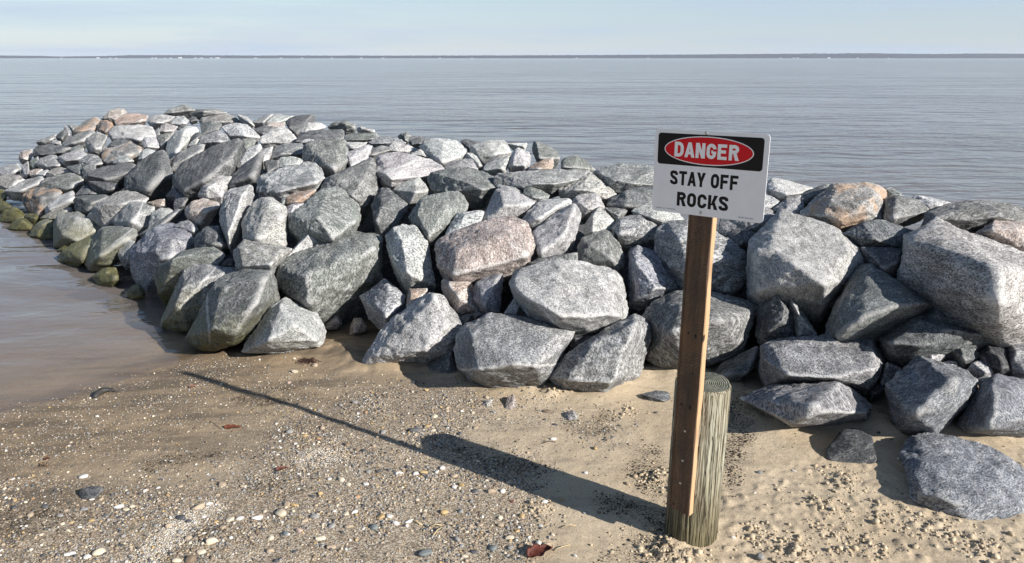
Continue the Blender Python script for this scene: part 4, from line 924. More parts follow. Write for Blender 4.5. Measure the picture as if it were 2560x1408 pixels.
M_RED = mat_plain('sign_red', (0.56, 0.012, 0.018), 0.45, scale=40, var=0.05, spec=0.15)
M_LETT = mat_plain('letter_white', (0.78, 0.78, 0.78), 0.34, scale=40, var=0.02)
M_STEEL = mat_plain('screw_steel', (0.45, 0.44, 0.42), 0.42, 0.9, scale=300, var=0.2)
panel_m = frame(0, 0, SIGN_C.z, ROLL)
panel = prism('sign_panel', rrect(-SW / 2, SW / 2, -SH / 2, SH / 2, 0.013), 0.0, 0.0022, M_WHITE, sign, panel_m, 0.0004)
def uv(u, v): return (-SW / 2 + u * 0.001, SH / 2 - v * 0.001)  # millimetres from the sign's upper left corner
x0, z1 = uv(11.5, 12); x1, z0 = uv(341, 106)
I4 = Matrix.Identity(4)
prism('header', rrect(x0, x1, z0, z1, 0.0095), -0.0006, -0.0001, M_BLACK, panel, I4)
def ell(cu, cv, a, b, n=72):
    cx, cz = uv(cu, cv)
    return [(cx + a * .001 * math.cos(2 * math.pi * k / n), cz + b * .001 * math.sin(2 * math.pi * k / n)) for k in range(n)]
prism('oval_border', ell(174, 58.5, 140, 42.2), -0.0011, -0.0007, M_LETT, panel, I4)
prism('red_oval', ell(174, 58.5, 136.8, 39.4), -0.0016, -0.0012, M_RED, panel, I4)
def spline(P, n=7):
    P = [np.array(p, float) for p in P]
    P = [2 * P[0] - P[1]] + P + [2 * P[-1] - P[-2]]
    out = []
    for a, b, c, d in zip(P, P[1:], P[2:], P[3:]):
        for k in range(n):
            t = k / n
            out.append(.5 * ((2 * b) + (c - a) * t + (2 * a - 5 * b + 4 * c - d) * t * t + (3 * b - a - 3 * c + d) * t ** 3))
    return out + [P[-2]]
def arc(cx, cy, rx, ry, a0, a1, n=12):
    return [(cx + rx * math.cos(math.radians(a0 + (a1 - a0) * k / n)), cy + ry * math.sin(math.radians(a0 + (a1 - a0) * k / n))) for k in range(n + 1)]
GW, GS = 0.66, 0.222                                            # letter width and stroke for a height of one
GH = GS / 2
def slab(y0, a, b, y1, c, d): return ('poly', [(a, y0), (b, y0), (d, y1), (c, y1)])
def glyph(ch):
    w, h, m = GW, GH, GW / 2
    V = lambda x: slab(0, x, x + GS, 1, x, x + GS)
    Hb = lambda y, x0, x1: slab(y, x0, x1, y + GS * .92, x0, x1)
    R = 0.24
    ring = arc(w - h - R + .02, 1 - h - R, R - .02, R, 0, 90) + arc(h + R - .02, 1 - h - R, R - .02, R, 90, 180) + arc(h + R - .02, h + R, R - .02, R, 180, 270) + arc(w - h - R + .02, h + R, R - .02, R, 270, 360)
    if ch == 'E': return [V(0), Hb(1 - GS * .92, GS, w * .93), Hb(.415, GS, w * .85), Hb(0, GS, w * .95)]
    if ch == 'F': return [V(0), Hb(1 - GS * .92, GS, w * .95), Hb(.405, GS, w * .85)]
    if ch == 'T': return [slab(0, m - h, m + h, 1 - GS * .92, m - h, m + h), Hb(1 - GS * .92, 0, w)]
    if ch == 'N': return [V(0), V(w - GS), slab(0, w - GS - .03, w - .03, 1, .03, GS + .03)]
    if ch == 'A': return [slab(0, -.03, GS - .03, 1, m - .115, m + .095), slab(0, w + .03 - GS, w + .03, 1, m - .095, m + .115), Hb(.20, .14, w - .14)]
    if ch == 'Y': return [slab(0, m - h, m + h, .45, m - h, m + h), slab(.36, m - h, m + h * .9, 1, -.03, GS), slab(.36, m - h * .9, m + h, 1, w - GS, w + .03)]
    if ch == 'K': return [V(0), slab(.30, GS - .02, GS + .16, 1, w - GS - .02, w + .02), slab(0, w - GS, w + .04, .62, GS + .04, GS + .22)]
    if ch == 'D': return [V(0), ('line', [(GS, 1 - h), (w * .45, 1 - h)] + arc(w * .45, 1 - h - .27, w * .55 - h, .27, 90, 0) + arc(w * .45, h + .27, w * .55 - h, .27, 0, -90) + [(GS, h)])]
    if ch == 'R': return [V(0), ('line', [(GS, 1 - h), (w * .5, 1 - h)] + arc(w * .5, .72, w * .5 - h, .18, 90, -90) + [(GS, .54)]), slab(0, w - GS, w + .03, .50, w * .42, w * .42 + GS)]
    if ch == 'O': return [('ring', ring)]
    if ch == 'C': return [('line', [(w - h, .64)] + ring[:-13] + [ring[-13]] + [q for q in ring[-12:]] + [(w - h, .36)])]
    if ch == 'G': return [('line', [(w - h, .66)] + ring + [(w - h, .50)]), Hb(.36, m, w - GS)]
    if ch == 'S':
        return [('line', spline([(w - h, .69), (w - h - .03, .83), (m, 1 - h), (h + .03, .85), (h, .73), (h + .07, .60), (m, .51), (w - h - .07, .41), (w - h, .27), (w - h - .03, .15), (m, h), (h + .03, .17), (h, .31)]))]
    return []
def text(body, cu, cv, w, h, mat, y):
    bm = bmesh.new()
    adv, x, lay = GW + 0.10, 0.0, 0
    total = sum(adv if c != ' ' else .36 for c in body) - .10
    cx, cz = uv(cu, cv)
    def vert(px, pz, yy): return bm.verts.new((cx + ((x + px) / total - .5) * w * .001, yy, cz + (pz - .5) * h * .001))
    for c in body:
        for k, (kind, P) in enumerate(glyph(c) if c != ' ' else []):
            yy = y - 0.00004 * k
            if kind == 'poly': bm.faces.new([vert(px, pz, yy) for px, pz in P])
            else:
                P = [np.array(p, float) for p in P]
                P = [p for i, p in enumerate(P) if i == 0 or np.hypot(*(p - P[i - 1])) > 1e-4]
                n, closed = len(P), kind == 'ring'
                L = []
                for i in range(n):
                    d = P[(i + 1) % n if closed else min(i + 1, n - 1)] - P[(i - 1) % n if closed else max(i - 1, 0)]
                    d /= np.hypot(*d)
                    q = np.array([-d[1], d[0]]) * GH
                    a, b = P[i] + q, P[i] - q
                    L.append((vert(a[0], a[1], yy), vert(b[0], b[1], yy)))
                for i in range(n if closed else n - 1):
                    j = (i + 1) % n
                    bm.faces.new((L[i][0], L[j][0], L[j][1], L[i][1]))
        x += adv if c != ' ' else .36
    bmesh.ops.recalc_face_normals(bm, faces=bm.faces)
    for f in bm.faces:
        if f.normal.y > 0: f.normal_flip()
    me = bpy.data.meshes.new('lettering')
    bm.to_mesh(me); bm.free()
    return link('lettering', me, mat, panel)
def small_text(body, cu, cv, w, h, mat, y):
    cu_ = bpy.data.curves.new('lettering', 'FONT')
    cu_.body = body
    cu_.extrude = 0.02
    tmp = bpy.data.objects.new('lettering_source', cu_)
    COL.objects.link(tmp)
    bpy.context.view_layer.update()
    me = bpy.data.meshes.new_from_object(tmp.evaluated_get(bpy.context.evaluated_depsgraph_get()))
    bpy.data.objects.remove(tmp)
    c = np.empty(len(me.vertices) * 3, np.float32); me.vertices.foreach_get('co', c); c = c.reshape(-1, 3)
    lo, hi = c.min(0), c.max(0)
    cx, cz = uv(cu, cv)
    q = np.stack([cx + ((c[:, 0] - lo[0]) / (hi[0] - lo[0]) - .5) * w * .001, y - (c[:, 2] > 0) * 0.0002, cz + ((c[:, 1] - lo[1]) / (hi[1] - lo[1]) - .5) * h * .001], -1)
    me.vertices.foreach_set('co', q.astype(np.float32).ravel())
    me.update()
    me.name = 'lettering'
    me.materials.clear()
    return link('lettering', me, mat, panel)
text('DANGER', 169, 58.5, 202, 44.5, M_LETT, -0.0018)
text('STAY OFF', 166, 145, 218, 43, M_BLACK, -0.0002)
text('ROCKS', 166, 209, 165, 43, M_BLACK, -0.0002)
small_text('SignMission.com - 1-801-508-8013', 47, 243.5, 64, 3.6, M_BLACK, -0.0002)
small_text('OS-DS-A-1014-L-2347', 304, 243.5, 44, 3.6, M_BLACK, -0.0002)
def screw(mtx, parent, r=0.0052, deep=0.002):
    bm = bmesh.new()
    prof = [(0.0, -deep * 1.0), (r * .45, -deep * .98), (r * .8, -deep * .7), (r, -deep * .15), (r, 0.0006)]
    n = 20
    rings = [[bm.verts.new((q * math.cos(2 * math.pi * k / n), y, q * math.sin(2 * math.pi * k / n))) for k in range(n)] for q, y in prof[1:]]
    top = bm.verts.new((0, -deep * .55, 0))
    inner = [bm.verts.new((r * .22 * (1.0 if k % 5 else 1.8) * math.cos(2 * math.pi * k / n), -deep * .95, r * .22 * (1.0 if k % 5 else 1.8) * math.sin(2 * math.pi * k / n))) for k in range(n)]
    for k in range(n):
        j = (k + 1) % n
        bm.faces.new((top, inner[j], inner[k]))
        bm.faces.new((inner[k], inner[j], rings[0][j], rings[0][k]))
        for a in range(len(rings) - 1): bm.faces.new((rings[a][k], rings[a][j], rings[a + 1][j], rings[a + 1][k]))
    bmesh.ops.recalc_face_normals(bm, faces=bm.faces)
    me = bpy.data.meshes.new('screw'); bm.to_mesh(me); bm.free()
    o = link('screw', me, M_STEEL, parent)
    o.matrix_local = mtx
    return o
for u, v in ((166, 7), (164, 244)):
    cx, cz = uv(u, v)
    screw(Matrix.Translation((cx, 0, cz)), panel)

def mat_plank():
    t = NT('plank_wood')
    p = t.a('TexCoord').outputs['Object']
    w = t.a('VectorMath', {0: p, 1: t.a('VectorMath', {0: t.noise(p, 7.0, 2, .5, out=1), 1: (0.03, 0.03, 0.0)}, operation='MULTIPLY').outputs[0]}, operation='ADD').outputs[0]
    g1 = t.noise(t.mp(w, (75, 75, 2.4)), 1.0, 4, 0.62)
    g2 = t.noise(t.mp(w, (240, 240, 9)), 1.0, 3, 0.6)
    st = t.noise(p, 9.0, 4, 0.6)
    c = t.mix(t.rng(g1, 0.3, 0.7), (0.050, 0.031, 0.021), (0.140, 0.083, 0.050))
    c = t.mix(t.math('MULTIPLY', t.rng(st, 0.46, 0.68), 0.75), c, (0.040, 0.030, 0.025))
    c = t.mix(t.math('MULTIPLY', t.rng(t.noise(p, 4.5, 3, .6), 0.52, 0.70), 0.5), c, (0.26, 0.135, 0.055))
    cen = t.rng(t.math('ABSOLUTE', t.math('ADD', t.a('SeparateXYZ', {0: p}).outputs[0], t.math('MULTIPLY', t.math('SUBTRACT', st, 0.5), 0.05))), 0.022, 0.004)
    c = t.mix(t.math('MULTIPLY', cen, t.rng(t.noise(t.mp(p, (3, 3, 6)), 1.0, 3, .6), 0.38, 0.62, 0.0, 0.75)), c, (0.034, 0.027, 0.024))
    saw = t.a('TexWave', {'Vector': t.mp(p, (1, 1, 1), (0, 0.62, 0)), 'Scale': 38.0, 'Distortion': 7.0, 'Detail': 3.0, 'Detail Scale': 2.5}, wave_type='BANDS', bands_direction='Z').outputs['Fac']
    sm = t.math('MULTIPLY', t.rng(saw, 0.62, 0.95), t.rng(t.noise(p, 12.0, 3, .6), 0.42, 0.66))
    c = t.mix(t.math('MULTIPLY', sm, 0.30), c, (0.30, 0.21, 0.13))
    edge = t.rng(t.a('SeparateXYZ', {0: p}).outputs[0], 0.0370, 0.0385)       # sun-facing right edge, its sunlit brightness painted into the colour
    c = t.mix(t.math('MULTIPLY', edge, 0.75), c, (0.52, 0.33, 0.185))
    knot = t.rng(t.noise(t.mp(p, (38, 38, 16)), 1.0, 1, .5), 0.74, 0.80)
    c = t.mix(t.math('MULTIPLY', knot, 0.9), c, (0.018, 0.012, 0.010))
    return t.set(Base_Color=c, Roughness=0.72, Normal=t.bump(t.math('ADD', t.math('ADD', g1, t.math('MULTIPLY', g2, .6)), t.math('MULTIPLY', sm, .15)), 0.4, 0.004), Specular_IOR_Level=0.3)
PB, PT = 0.150, SIGN_C.z + SH / 2 - 0.006
def plank_mesh():
    nz, prof = 120, [(-.041, .001), (-.0385, -.0008), (-.0335, -.0010), (-.0325, .0010), (-.0315, -.0010), (-.015, -.0012), (0.0, -.0010), (.02, -.0008), (.036, -.0002), (.0395, .0024), (.0405, .010), (.0405, .026), (.038, .028), (-.038, .028), (-.041, .026), (-.041, .012)]
    V, Fc = [], []
    n = len(prof)
    for k in range(nz + 1):
        z = PB + (PT - PB) * k / nz
        for j, (x, y) in enumerate(prof):
            wob = 0.0016 * math.sin(9.1 * z + 1.3) + 0.0011 * math.sin(23 * z + .4) if x > .03 else 0.0007 * math.sin(6 * z)
            dz = 0.004 * (x / .04) * (1 if k == 0 else 0)
            V.append((x + wob, y, z - dz))
    for k in range(nz):
        for j in range(n):
            Fc.append((k * n + j, k * n + (j + 1) % n, (k + 1) * n + (j + 1) % n, (k + 1) * n + j))
    me = bpy.data.meshes.new('plank')
    me.from_pydata(V, [], Fc + [tuple(range(n))[::-1], tuple(nz * n + j for j in range(n))])
    me.update()
    return me
pl = link('plank', plank_mesh(), mat_plank(), sign)
pl.matrix_local = frame(-0.012, 0.0024, 0)
M_HOLE = mat_plain('nail_hole', (0.012, 0.009, 0.008), 0.9)
for x, z in ((0.001, 0.455), (0.0005, 0.345), (-0.002, 0.258)):
    screw(Matrix.Translation((x, -0.0012, z)), pl, 0.0042, 0.0012)
for x, z, r in ((-.012, .80, .0042), (.013, .795, .0052), (-.018, .548, .0045), (.012, .545, .0062), (-.02, .17, .004), (.012, .665, .003)):
    prism('nail_hole', [(r * .7 * math.cos(a * .5236), r * 1.25 * math.sin(a * .5236)) for a in range(12)], -0.0018, -0.0006, M_HOLE, pl, Matrix.Translation((x, 0, z)))

def mat_pile(end):
    t = NT('pile_end_grain' if end else 'pile_wood')
    p = t.a('TexCoord').outputs['Object']
    if end:
        r = t.a('VectorMath', {0: t.a('VectorMath', {0: p, 1: (1, 1, 0)}, operation='MULTIPLY').outputs[0]}, operation='LENGTH').outputs['Value']
        r = t.math('ADD', r, t.math('MULTIPLY', t.noise(p, 22, 3, .6), 0.016))
        ring = t.math('SINE', t.math('MULTIPLY', r, 900.0))
        c = t.mix(t.rng(ring, -1, 1), (0.050, 0.046, 0.036), (0.185, 0.175, 0.145))
        c = t.mix(t.rng(t.noise(p, 55, 4, .65), .4, .65), c, (0.09, 0.10, 0.06))
        return t.set(Base_Color=c, Roughness=0.9, Normal=t.bump(t.math('ADD', ring, t.noise(p, 120, 3, .6)), 0.5, 0.003))
    z = t.a('SeparateXYZ', {0: p}).outputs[2]
    g1 = t.noise(t.mp(p, (60, 60, 3.2)), 1.0, 4, 0.65)
    g2 = t.noise(t.mp(p, (230, 230, 9)), 1.0, 3, 0.65)
    ck = t.math('ABSOLUTE', t.math('SUBTRACT', t.noise(t.mp(p, (95, 95, 3.0)), 1.0, 2, 0.5), 0.5))
    ck = t.rng(ck, 0.035, 0.004)
    c = t.mix(t.rng(g1, 0.34, 0.66), (0.195, 0.170, 0.120), (0.345, 0.318, 0.240))
    up = t.math('MULTIPLY', t.rng(t.noise(t.mp(p, (11, 11, 2.4)), 1.0, 3, .55), 0.44, 0.62), t.rng(z, 0.12, 0.42))
    c = t.mix(t.math('MULTIPLY', up, 0.62), c, (0.46, 0.475, 0.385))
    c = t.mix(t.math('MULTIPLY', t.rng(g2, 0.50, 0.43), 0.72), c, (0.075, 0.058, 0.036))
    c = t.mix(t.math('MULTIPLY', ck, 0.92), c, (0.030, 0.024, 0.017))
    dirt = t.rng(t.math('ADD', z, t.math('MULTIPLY', g1, -0.34)), 0.14, -0.14)   # damp stained foot
    c = t.mix(t.math('MULTIPLY', dirt, 0.82), c, t.mix(t.rng(g2, .38, .58), (0.030, 0.026, 0.016), (0.150, 0.125, 0.062)))
    hh = t.math('SUBTRACT', t.math('ADD', g1, t.math('MULTIPLY', g2, 0.8)), t.math('MULTIPLY', ck, 1.4))
    return t.set(Base_Color=c, Roughness=0.9, Normal=t.bump(hh, 0.9, 0.006), Specular_IOR_Level=0.2)
def pile_mesh():
    n, nz, R, top = 240, 60, 0.0925, 0.592
    an = np.linspace(0, 2 * np.pi, n, endpoint=False)
    V = []
    for k in range(nz + 1):
        z = -0.12 + (top + 0.12) * k / nz
        q = np.stack([np.cos(an) * R * 26, np.sin(an) * R * 26, np.full(n, z * 1.5)], -1)
        cr = np.abs(noise(q * 1.7))
        rr = R + 0.0035 * fbm(q * .35, 2) + 0.0012 * noise(q * 3) - 0.006 * np.clip(1 - cr / 0.05, 0, 1) * sstep(-.2, .3, noise(q * .6 + 9))
        if k == nz: rr = rr - 0.004
        V.append(np.stack([np.cos(an) * rr, np.sin(an) * rr, np.full(n, z + (0.003 * np.sin(an * 3) if k == nz else 0))], -1))
    V = np.concatenate(V)
    jj = np.arange(n)
    Fq = np.concatenate([np.stack([k * n + jj, k * n + (jj + 1) % n, (k + 1) * n + (jj + 1) % n, (k + 1) * n + jj], -1) for k in range(nz)])
    return V, Fq, nz * n, n
V, Fq, t0, n_ = pile_mesh()
pile = link('wooden_pile', mesh_np('wooden_pile', V, Fq), mat_pile(False), sign)
ring = V[t0:]
rad = np.linspace(1, 0, 9)[:-1]
TV = np.concatenate([np.c_[ring[:, :2] * r, ring[:, 2] + 0.003 * noise(np.c_[ring[:, :2] * r * 60, ring[:, 2] * 0]) - 0.0 * r] for r in rad] + [np.array([[0, 0, ring[:, 2].mean()]])])
TF = [(k * n_ + j, k * n_ + (j + 1) % n_, (k + 1) * n_ + (j + 1) % n_, (k + 1) * n_ + j) for k in range(len(rad) - 1) for j in range(n_)]
TF += [((len(rad) - 1) * n_ + j, (len(rad) - 1) * n_ + (j + 1) % n_, len(TV) - 1, len(TV) - 1) for j in range(n_)]
tm = bpy.data.meshes.new('end_grain')
tm.from_pydata(TV.tolist(), [], [f if f[2] != f[3] else f[:3] for f in TF])
tm.update()
link('end_grain', tm, mat_pile(True), pile)

# ------------------------------------------------------------------ pebbles
PAL = {'cream': (.50, .43, .325), 'white': (.54, .515, .475), 'tan': (.335, .265, .19), 'ochre': (.37, .26, .125), 'orange': (.34, .205, .115), 'pink': (.40, .295, .245),
       'grey': (.225, .22, .21), 'dark': (.075, .075, .078), 'brown': (.175, .13, .09), 'slate': (.15, .165, .165), 'red': (.13, .05, .045)}
def mat_pebble():
    t = NT('pebble_stone')
    oi = t.a('ObjectInfo')
    p = t.a('TexCoord').outputs['Object']
    q = t.a('VectorMath', {0: p, 1: t.a('CombineXYZ', {0: t.math('MULTIPLY', oi.outputs['Random'], 9.0)}).outputs[0]}, operation='ADD').outputs[0]
    a, b = t.noise(q, 70.0, 4, .6), t.noise(q, 420.0, 3, .6)
    v = t.math('MULTIPLY', t.rng(a, .3, .7, .72, 1.2), t.rng(b, .3, .7, .82, 1.15))
    c = t.mix(1.0, oi.outputs['Color'], t.a('CombineColor', {0: v, 1: v, 2: v}).outputs[0], 'MULTIPLY')
    return t.set(Base_Color=c, Roughness=0.6, Normal=t.bump(b, 0.25, 0.002), Specular_IOR_Level=0.35)
MPEB = mat_pebble()
def pebble_shape(seed, angular=0.0, lev=3):
    r = np.random.default_rng(seed)
    v, f = ICO[lev]
    x = v * (1 + 0.20 * noise(v * 1.1 + r.uniform(0, 40, 3))[:, None] + 0.06 * noise(v * 2.6 + r.uniform(0, 40, 3))[:, None])
    if angular:
        for _ in range(9):
            n = r.normal(size=3); n /= np.linalg.norm(n)
            d = x @ n
            h = r.uniform(.55, .85)
            x = x - np.clip(d - h, 0, None)[:, None] * n * angular
    return x, f
PEBBLES = '''
526,1352,40,25,cream,-20|biggest cream pebble at the lower edge of the gravel
502,1379,24,16,cream,10|cream pebble just below the biggest cream one
439,1401,26,16,cream,0|cream pebble cut off by the bottom edge left of the biggest one
555,1317,22,15,tan,20|tan pebble just above the biggest cream pebble
574,1298,24,17,cream,-20|yellowish cream pebble left of the long white one
598,1295,21,13,white,-10|small white pebble between the yellowish cream and long white ones
644,1293,35,19,white,-20|long white pebble in front of the black litter patch
661,1278,13,11,cream,0|little cream pebble touching the long white one
700,1281,34,26,cream,30|blocky cream pebble right of the long white one
716,1259,21,17,tan,0|round tan pebble just above the blocky cream one
734,1262,17,12,ochre,0|ochre pebble right of the round tan one
298,1266,28,9,white,-12|thin white shell shard below the black stone on the left
172,1384,28,13,white,-25|white pebble near the bottom left corner
242,1040,11,7,white,0|tiny white pebble on wet sand below the driftwood
418,1238,13,11,ochre,0|small ochre pebble by itself on the left gravel
227,1300,17,12,ochre,20|ochre pebble below the white shell shard
521,1259,19,12,white,-20|white pebble above the black litter patch on the left
101,1336,16,9,cream,-10|flat cream pebble near the left picture edge
81,1246,12,8,orange,0|small orange pebble left of the black stone
210,1272,19,12,grey,-20|greenish grey pebble directly below the black stone
737,927,21,15,cream,10|bright cream pebble with a shadow on the smooth sand
786,912,19,14,tan,0|tan pebble right of the seaweed clump
734,896,11,9,cream,0|small cream pebble left of the seaweed clump
722,956,13,8,pink,-10|small pinkish pebble on the smooth sand above the sign's shadow
747,1325,19,15,pink,10|pink pebble in the middle of the coarse gravel
715,1334,18,14,slate,0|blue-grey pebble left of the pink one in the gravel
799,1345,27,18,cream,-15|cream pebble with an orange side in the lower gravel
676,1345,17,13,cream,-20|small cream pebble left of the blue-grey one
674,1377,26,17,tan,-15|large tan pebble near the bottom edge of the gravel
829,1314,18,16,grey,0|pale grey round pebble in the lower gravel
871,1316,24,13,tan,-10|flat tan pebble right of the pale grey round one
951,1291,30,16,ochre,-25|long ochre pebble pointing up right in the gravel
974,1290,19,14,white,0|white pebble touching the long ochre one
989,1307,19,15,white,20|white round pebble below the long ochre one
1024,1302,28,14,white,-20|long white pebble beside the straw
934,1317,29,19,slate,10|slate-blue chipped pebble below the long ochre one
1061,1382,44,23,slate,-25|large slate-green oval pebble at the bottom edge
996,1183,27,13,white,-15|white bean-shaped pebble below the sign's thin shadow
1061,1180,21,11,ochre,-15|flat ochre pebble left of the pile's shadow
1040,1183,17,11,white,-20|whitish pebble touching the flat ochre one
914,1209,15,14,white,0|round white pebble left of the bean-shaped one
893,1241,14,11,orange,0|orange pebble in the upper gravel
796,1096,17,11,orange,-5|orange pebble lying flat below the sign's thin shadow
762,1088,15,10,ochre,0|ochre pebble left of the flat orange one
805,1069,13,15,tan,0|upright tan pebble above the flat orange one
914,1030,11,10,orange,0|small orange pebble just above the sign's thin shadow
1067,1064,17,13,ochre,0|bright yellow pebble next to the dark lumpy stone
1036,1073,30,17,dark,-15|dark lumpy pebble above the end of the pile's shadow
1067,974,15,10,ochre,0|yellow pebble high on the smooth sand near the boulders
1036,955,18,10,dark,0|dark flat pebble near the pointed slab's foot
910,1126,13,11,dark,0|dark round pebble below the sign's thin shadow
946,1177,15,11,dark,0|dark pebble left of the white bean-shaped one
782,1240,16,11,dark,0|dark pebble in the gravel under the litter patch
1106,1169,18,12,white,-30|white angular pebble below the end of the pile's shadow
1135,1216,13,16,white,0|upright white pebble below the pile's shadow
1257,1227,17,13,white,-30|white pebble with a cream tip below the pile's shadow
1228,1227,28,16,tan,-10|wide tan pebble left of the white cream-tipped one
1188,1227,18,14,dark,0|dark pebble left of the wide tan one
1110,1280,22,16,ochre,-20|ochre pebble near the straw
1231,1369,28,19,slate,20|blue-black pebble with pale stripes near the bottom edge
1201,1312,19,13,tan,-10|tan flat pebble right of the straw
1252,1312,18,12,tan,0|tan chipped pebble above the blue-black striped one
1294,1327,17,14,ochre,-20|ochre chipped pebble left of the red leaf
1304,1289,17,15,ochre,0|ochre cubic pebble above the chipped one near the red leaf
1362,1254,19,14,white,0|pinkish white shell on crumbled sand
1279,1253,13,9,red,0|dark red pebble alone on the sand under the shadow
1384,1096,16,11,white,-15|white pebble above the pile's shadow
1370,1028,26,12,brown,0|flat brown pebble below the boulders in the centre
1362,976,22,14,tan,0|tan crumb of stone at the foot of the undercut boulder
1085,1040,19,14,cream,-10|cream pebble above the yellow one
1154,1027,11,9,white,-20|small white pebble near the boulders in the centre
1465,1181,11,9,white,0|small white pebble at the edge of the pile's shadow
1488,1120,10,14,ochre,0|upright ochre pebble left of the post
1239,1213,17,9,brown,0|flat brown pebble just below the pile's shadow
1389,1061,17,9,dark,10|flat dark pebble left of the grey-brown stone
1902,1390,22,24,grey,0|upright greenish pebble at the bottom edge right of the post
2106,1368,18,15,grey,0|round grey pebble in the trodden sand on the right
1899,1180,15,10,slate,0|slate pebble on the smooth sand right of the post
2248,1146,11,10,white,0|round white pebble against the front boulder
2197,1081,12,9,dark,0|dark round pebble above the black humped rock
1834,1343,11,7,white,0|white shell chip at the foot of the post
1888,1232,10,5,white,-20|white splinter right of the post
1985,1176,13,5,white,20|white splinter on the smooth sand right of the post
2074,1270,9,7,white,0|white chip among sand clods on the right
1640,1031,12,9,dark,0|dark pebble below the flat dark stone by the post
'''
def drop(px, py):
    z = -0.02
    for _ in range(4):
        w = on_level(px, py, z)
        z = float(ground_full(w[None, :2])[0])
    return on_level(px, py, z)
shape_bank = [pebble_shape(300 + k, 0.45 if k % 3 else 0.95) for k in range(14)]
bank_me = []
for k, (v, f) in enumerate(shape_bank):
    me = mesh_np('pebble', v, f)
    me.materials.append(MPEB)
    bank_me.append(me)
def put_pebble(px, py, wpx, hpx, colname, ang, label, k, group='pebbles on the sand'):
    w = drop(px, py + hpx * 0.35)
    dep = w[1] * CP - (w[2] - CH) * SP
    a = wpx / F * dep / 2
    b = hpx / F * dep / 2
    o = bpy.data.objects.new('pebble', bank_me[k % len(bank_me)])
    COL.objects.link(o)
    o.scale = (a, max(a * 0.55, b * 1.05), b * 0.80)
    o.rotation_euler = (random.uniform(-.15, .15), random.uniform(-.15, .15), math.radians(-ang * 1.4))
    o.location = (w[0], w[1] + b * .6, w[2] + b * 0.22)
    c = np.array(PAL[colname]) * random.uniform(.9, 1.1)
    o.color = (*c, 1)
    tag(o, label, 'pebble', group)
    return o
for k, l in enumerate(PEBBLES.strip().splitlines()):
    a, lab = l.split('|')
    px, py, w, h, cn, an = a.split(',')
    put_pebble(float(px), float(py), float(w), float(h), cn, float(an), lab, k)
TAKEN = np.array([[float(v) for v in l.split(',')[:2]] for l in PEBBLES.strip().splitlines()])

# smaller pebbles: the largest as things of their own, the countless rest as one gravel object
SMALL_LABEL = {'cream': 'small cream pebble in the gravel on the left half of the beach', 'white': 'small white pebble or shell bit in the gravel',
               'tan': 'small tan pebble in the gravel on the left half of the beach', 'ochre': 'small ochre yellow pebble in the gravel',
               'grey': 'small grey pebble in the gravel on the beach', 'dark': 'small dark pebble in the gravel on the beach', 'brown': 'small brown pebble in the gravel on the beach'}
names = ['cream', 'white', 'tan', 'ochre', 'grey', 'dark', 'brown']
pr = np.array([.12, .09, .26, .07, .20, .13, .13])
cnt = 0
while cnt < 205:
    px, py = random.uniform(0, 1500), random.uniform(990, 1405)
    w = on_level(px, py, -0.02)
    d = float(sdf(w[None, :2], GRAVEL)[0])
    if random.random() > (1.0 if d > 0 else math.exp(d * 7) * 0.6): continue
    if noise(np.array([[w[0] * 3.3, w[1] * 3.3, 2.2]]))[0] < random.uniform(-.35, .25): continue
    if (np.hypot(*(TAKEN - (px, py)).T) < 17).any(): continue
    TAKEN = np.vstack([TAKEN, [px, py]])
    sc = 1.0 + (py - 1000) / 700
    wp = (7.5 + random.expovariate(1 / 3.2)) * sc
    cn = names[int(rng.choice(7, p=pr))]
    put_pebble(px, py, wp, wp * random.uniform(.55, .85), cn, random.uniform(-40, 30), SMALL_LABEL[cn], cnt, 'small pebbles in the gravel')
    cnt += 1

def scatter(name, n, weight, size, mats, pal, probs, flat=(.5, .9), lev=1, lift=0.25, box=(-3, 2.4, 1.8, 4.4)):
    P = np.empty((0, 2))
    while len(P) < n:
        q = np.stack([rng.uniform(box[0], box[1], n), rng.uniform(box[2], box[3], n)], -1)
        q = q[rng.uniform(0, 1, len(q)) < weight(q)]
        P = np.vstack([P, q])
    P = P[:n]
    v, f = ICO[lev]
    s = size(n)
    el = rng.uniform(.6, 1.0, n); fl = rng.uniform(*flat, n); an = rng.uniform(0, 6.283, n)
    jit = 1 + 0.25 * rng.normal(size=(n, len(v)))[:, :, None] * (0.55 if lev == 1 else .3)
    X = v[None] * jit * np.stack([s, s * el, s * el * fl], -1)[:, None, :]
    tx = rng.uniform(-.5, .5, n)
    ca, sa = np.cos(an)[:, None], np.sin(an)[:, None]
    x, y = X[..., 0] * ca - X[..., 1] * sa, X[..., 0] * sa + X[..., 1] * ca
    z = X[..., 2] + x * np.tan(tx)[:, None] * .4
    g = ground_full(P)
    V = np.stack([x + P[:, :1], y + P[:, 1:], z + (g + s * el * fl * lift)[:, None]], -1).reshape(-1, 3)
    Fc = (f[None] + (np.arange(n) * len(v))[:, None, None]).reshape(-1, 3)
    me = mesh_np(name, V, Fc)
    ci = rng.choice(len(pal), n, p=np.array(probs) / sum(probs))
    C = np.array(pal)[ci] * rng.uniform(.8, 1.15, (n, 1))
    C = np.repeat(np.c_[C, np.ones(n)], len(v), 0)
    a = me.color_attributes.new('tint', 'FLOAT_COLOR', 'POINT')
    a.data.foreach_set('color', C.astype(np.float32).ravel())
    o = link(name, me, mats)
    return o
def mat_tint(name, rough=0.7):
    t = NT(name)
    c = t.attr('tint').outputs['Color']
    b = t.noise(t.a('NewGeometry').outputs['Position'], 500.0, 3, .6)
    v = t.rng(b, .3, .7, .75, 1.2)
    return t.set(Base_Color=t.mix(1.0, c, t.a('CombineColor', {0: v, 1: v, 2: v}).outputs[0], 'MULTIPLY'), Roughness=rough, Specular_IOR_Level=0.3)
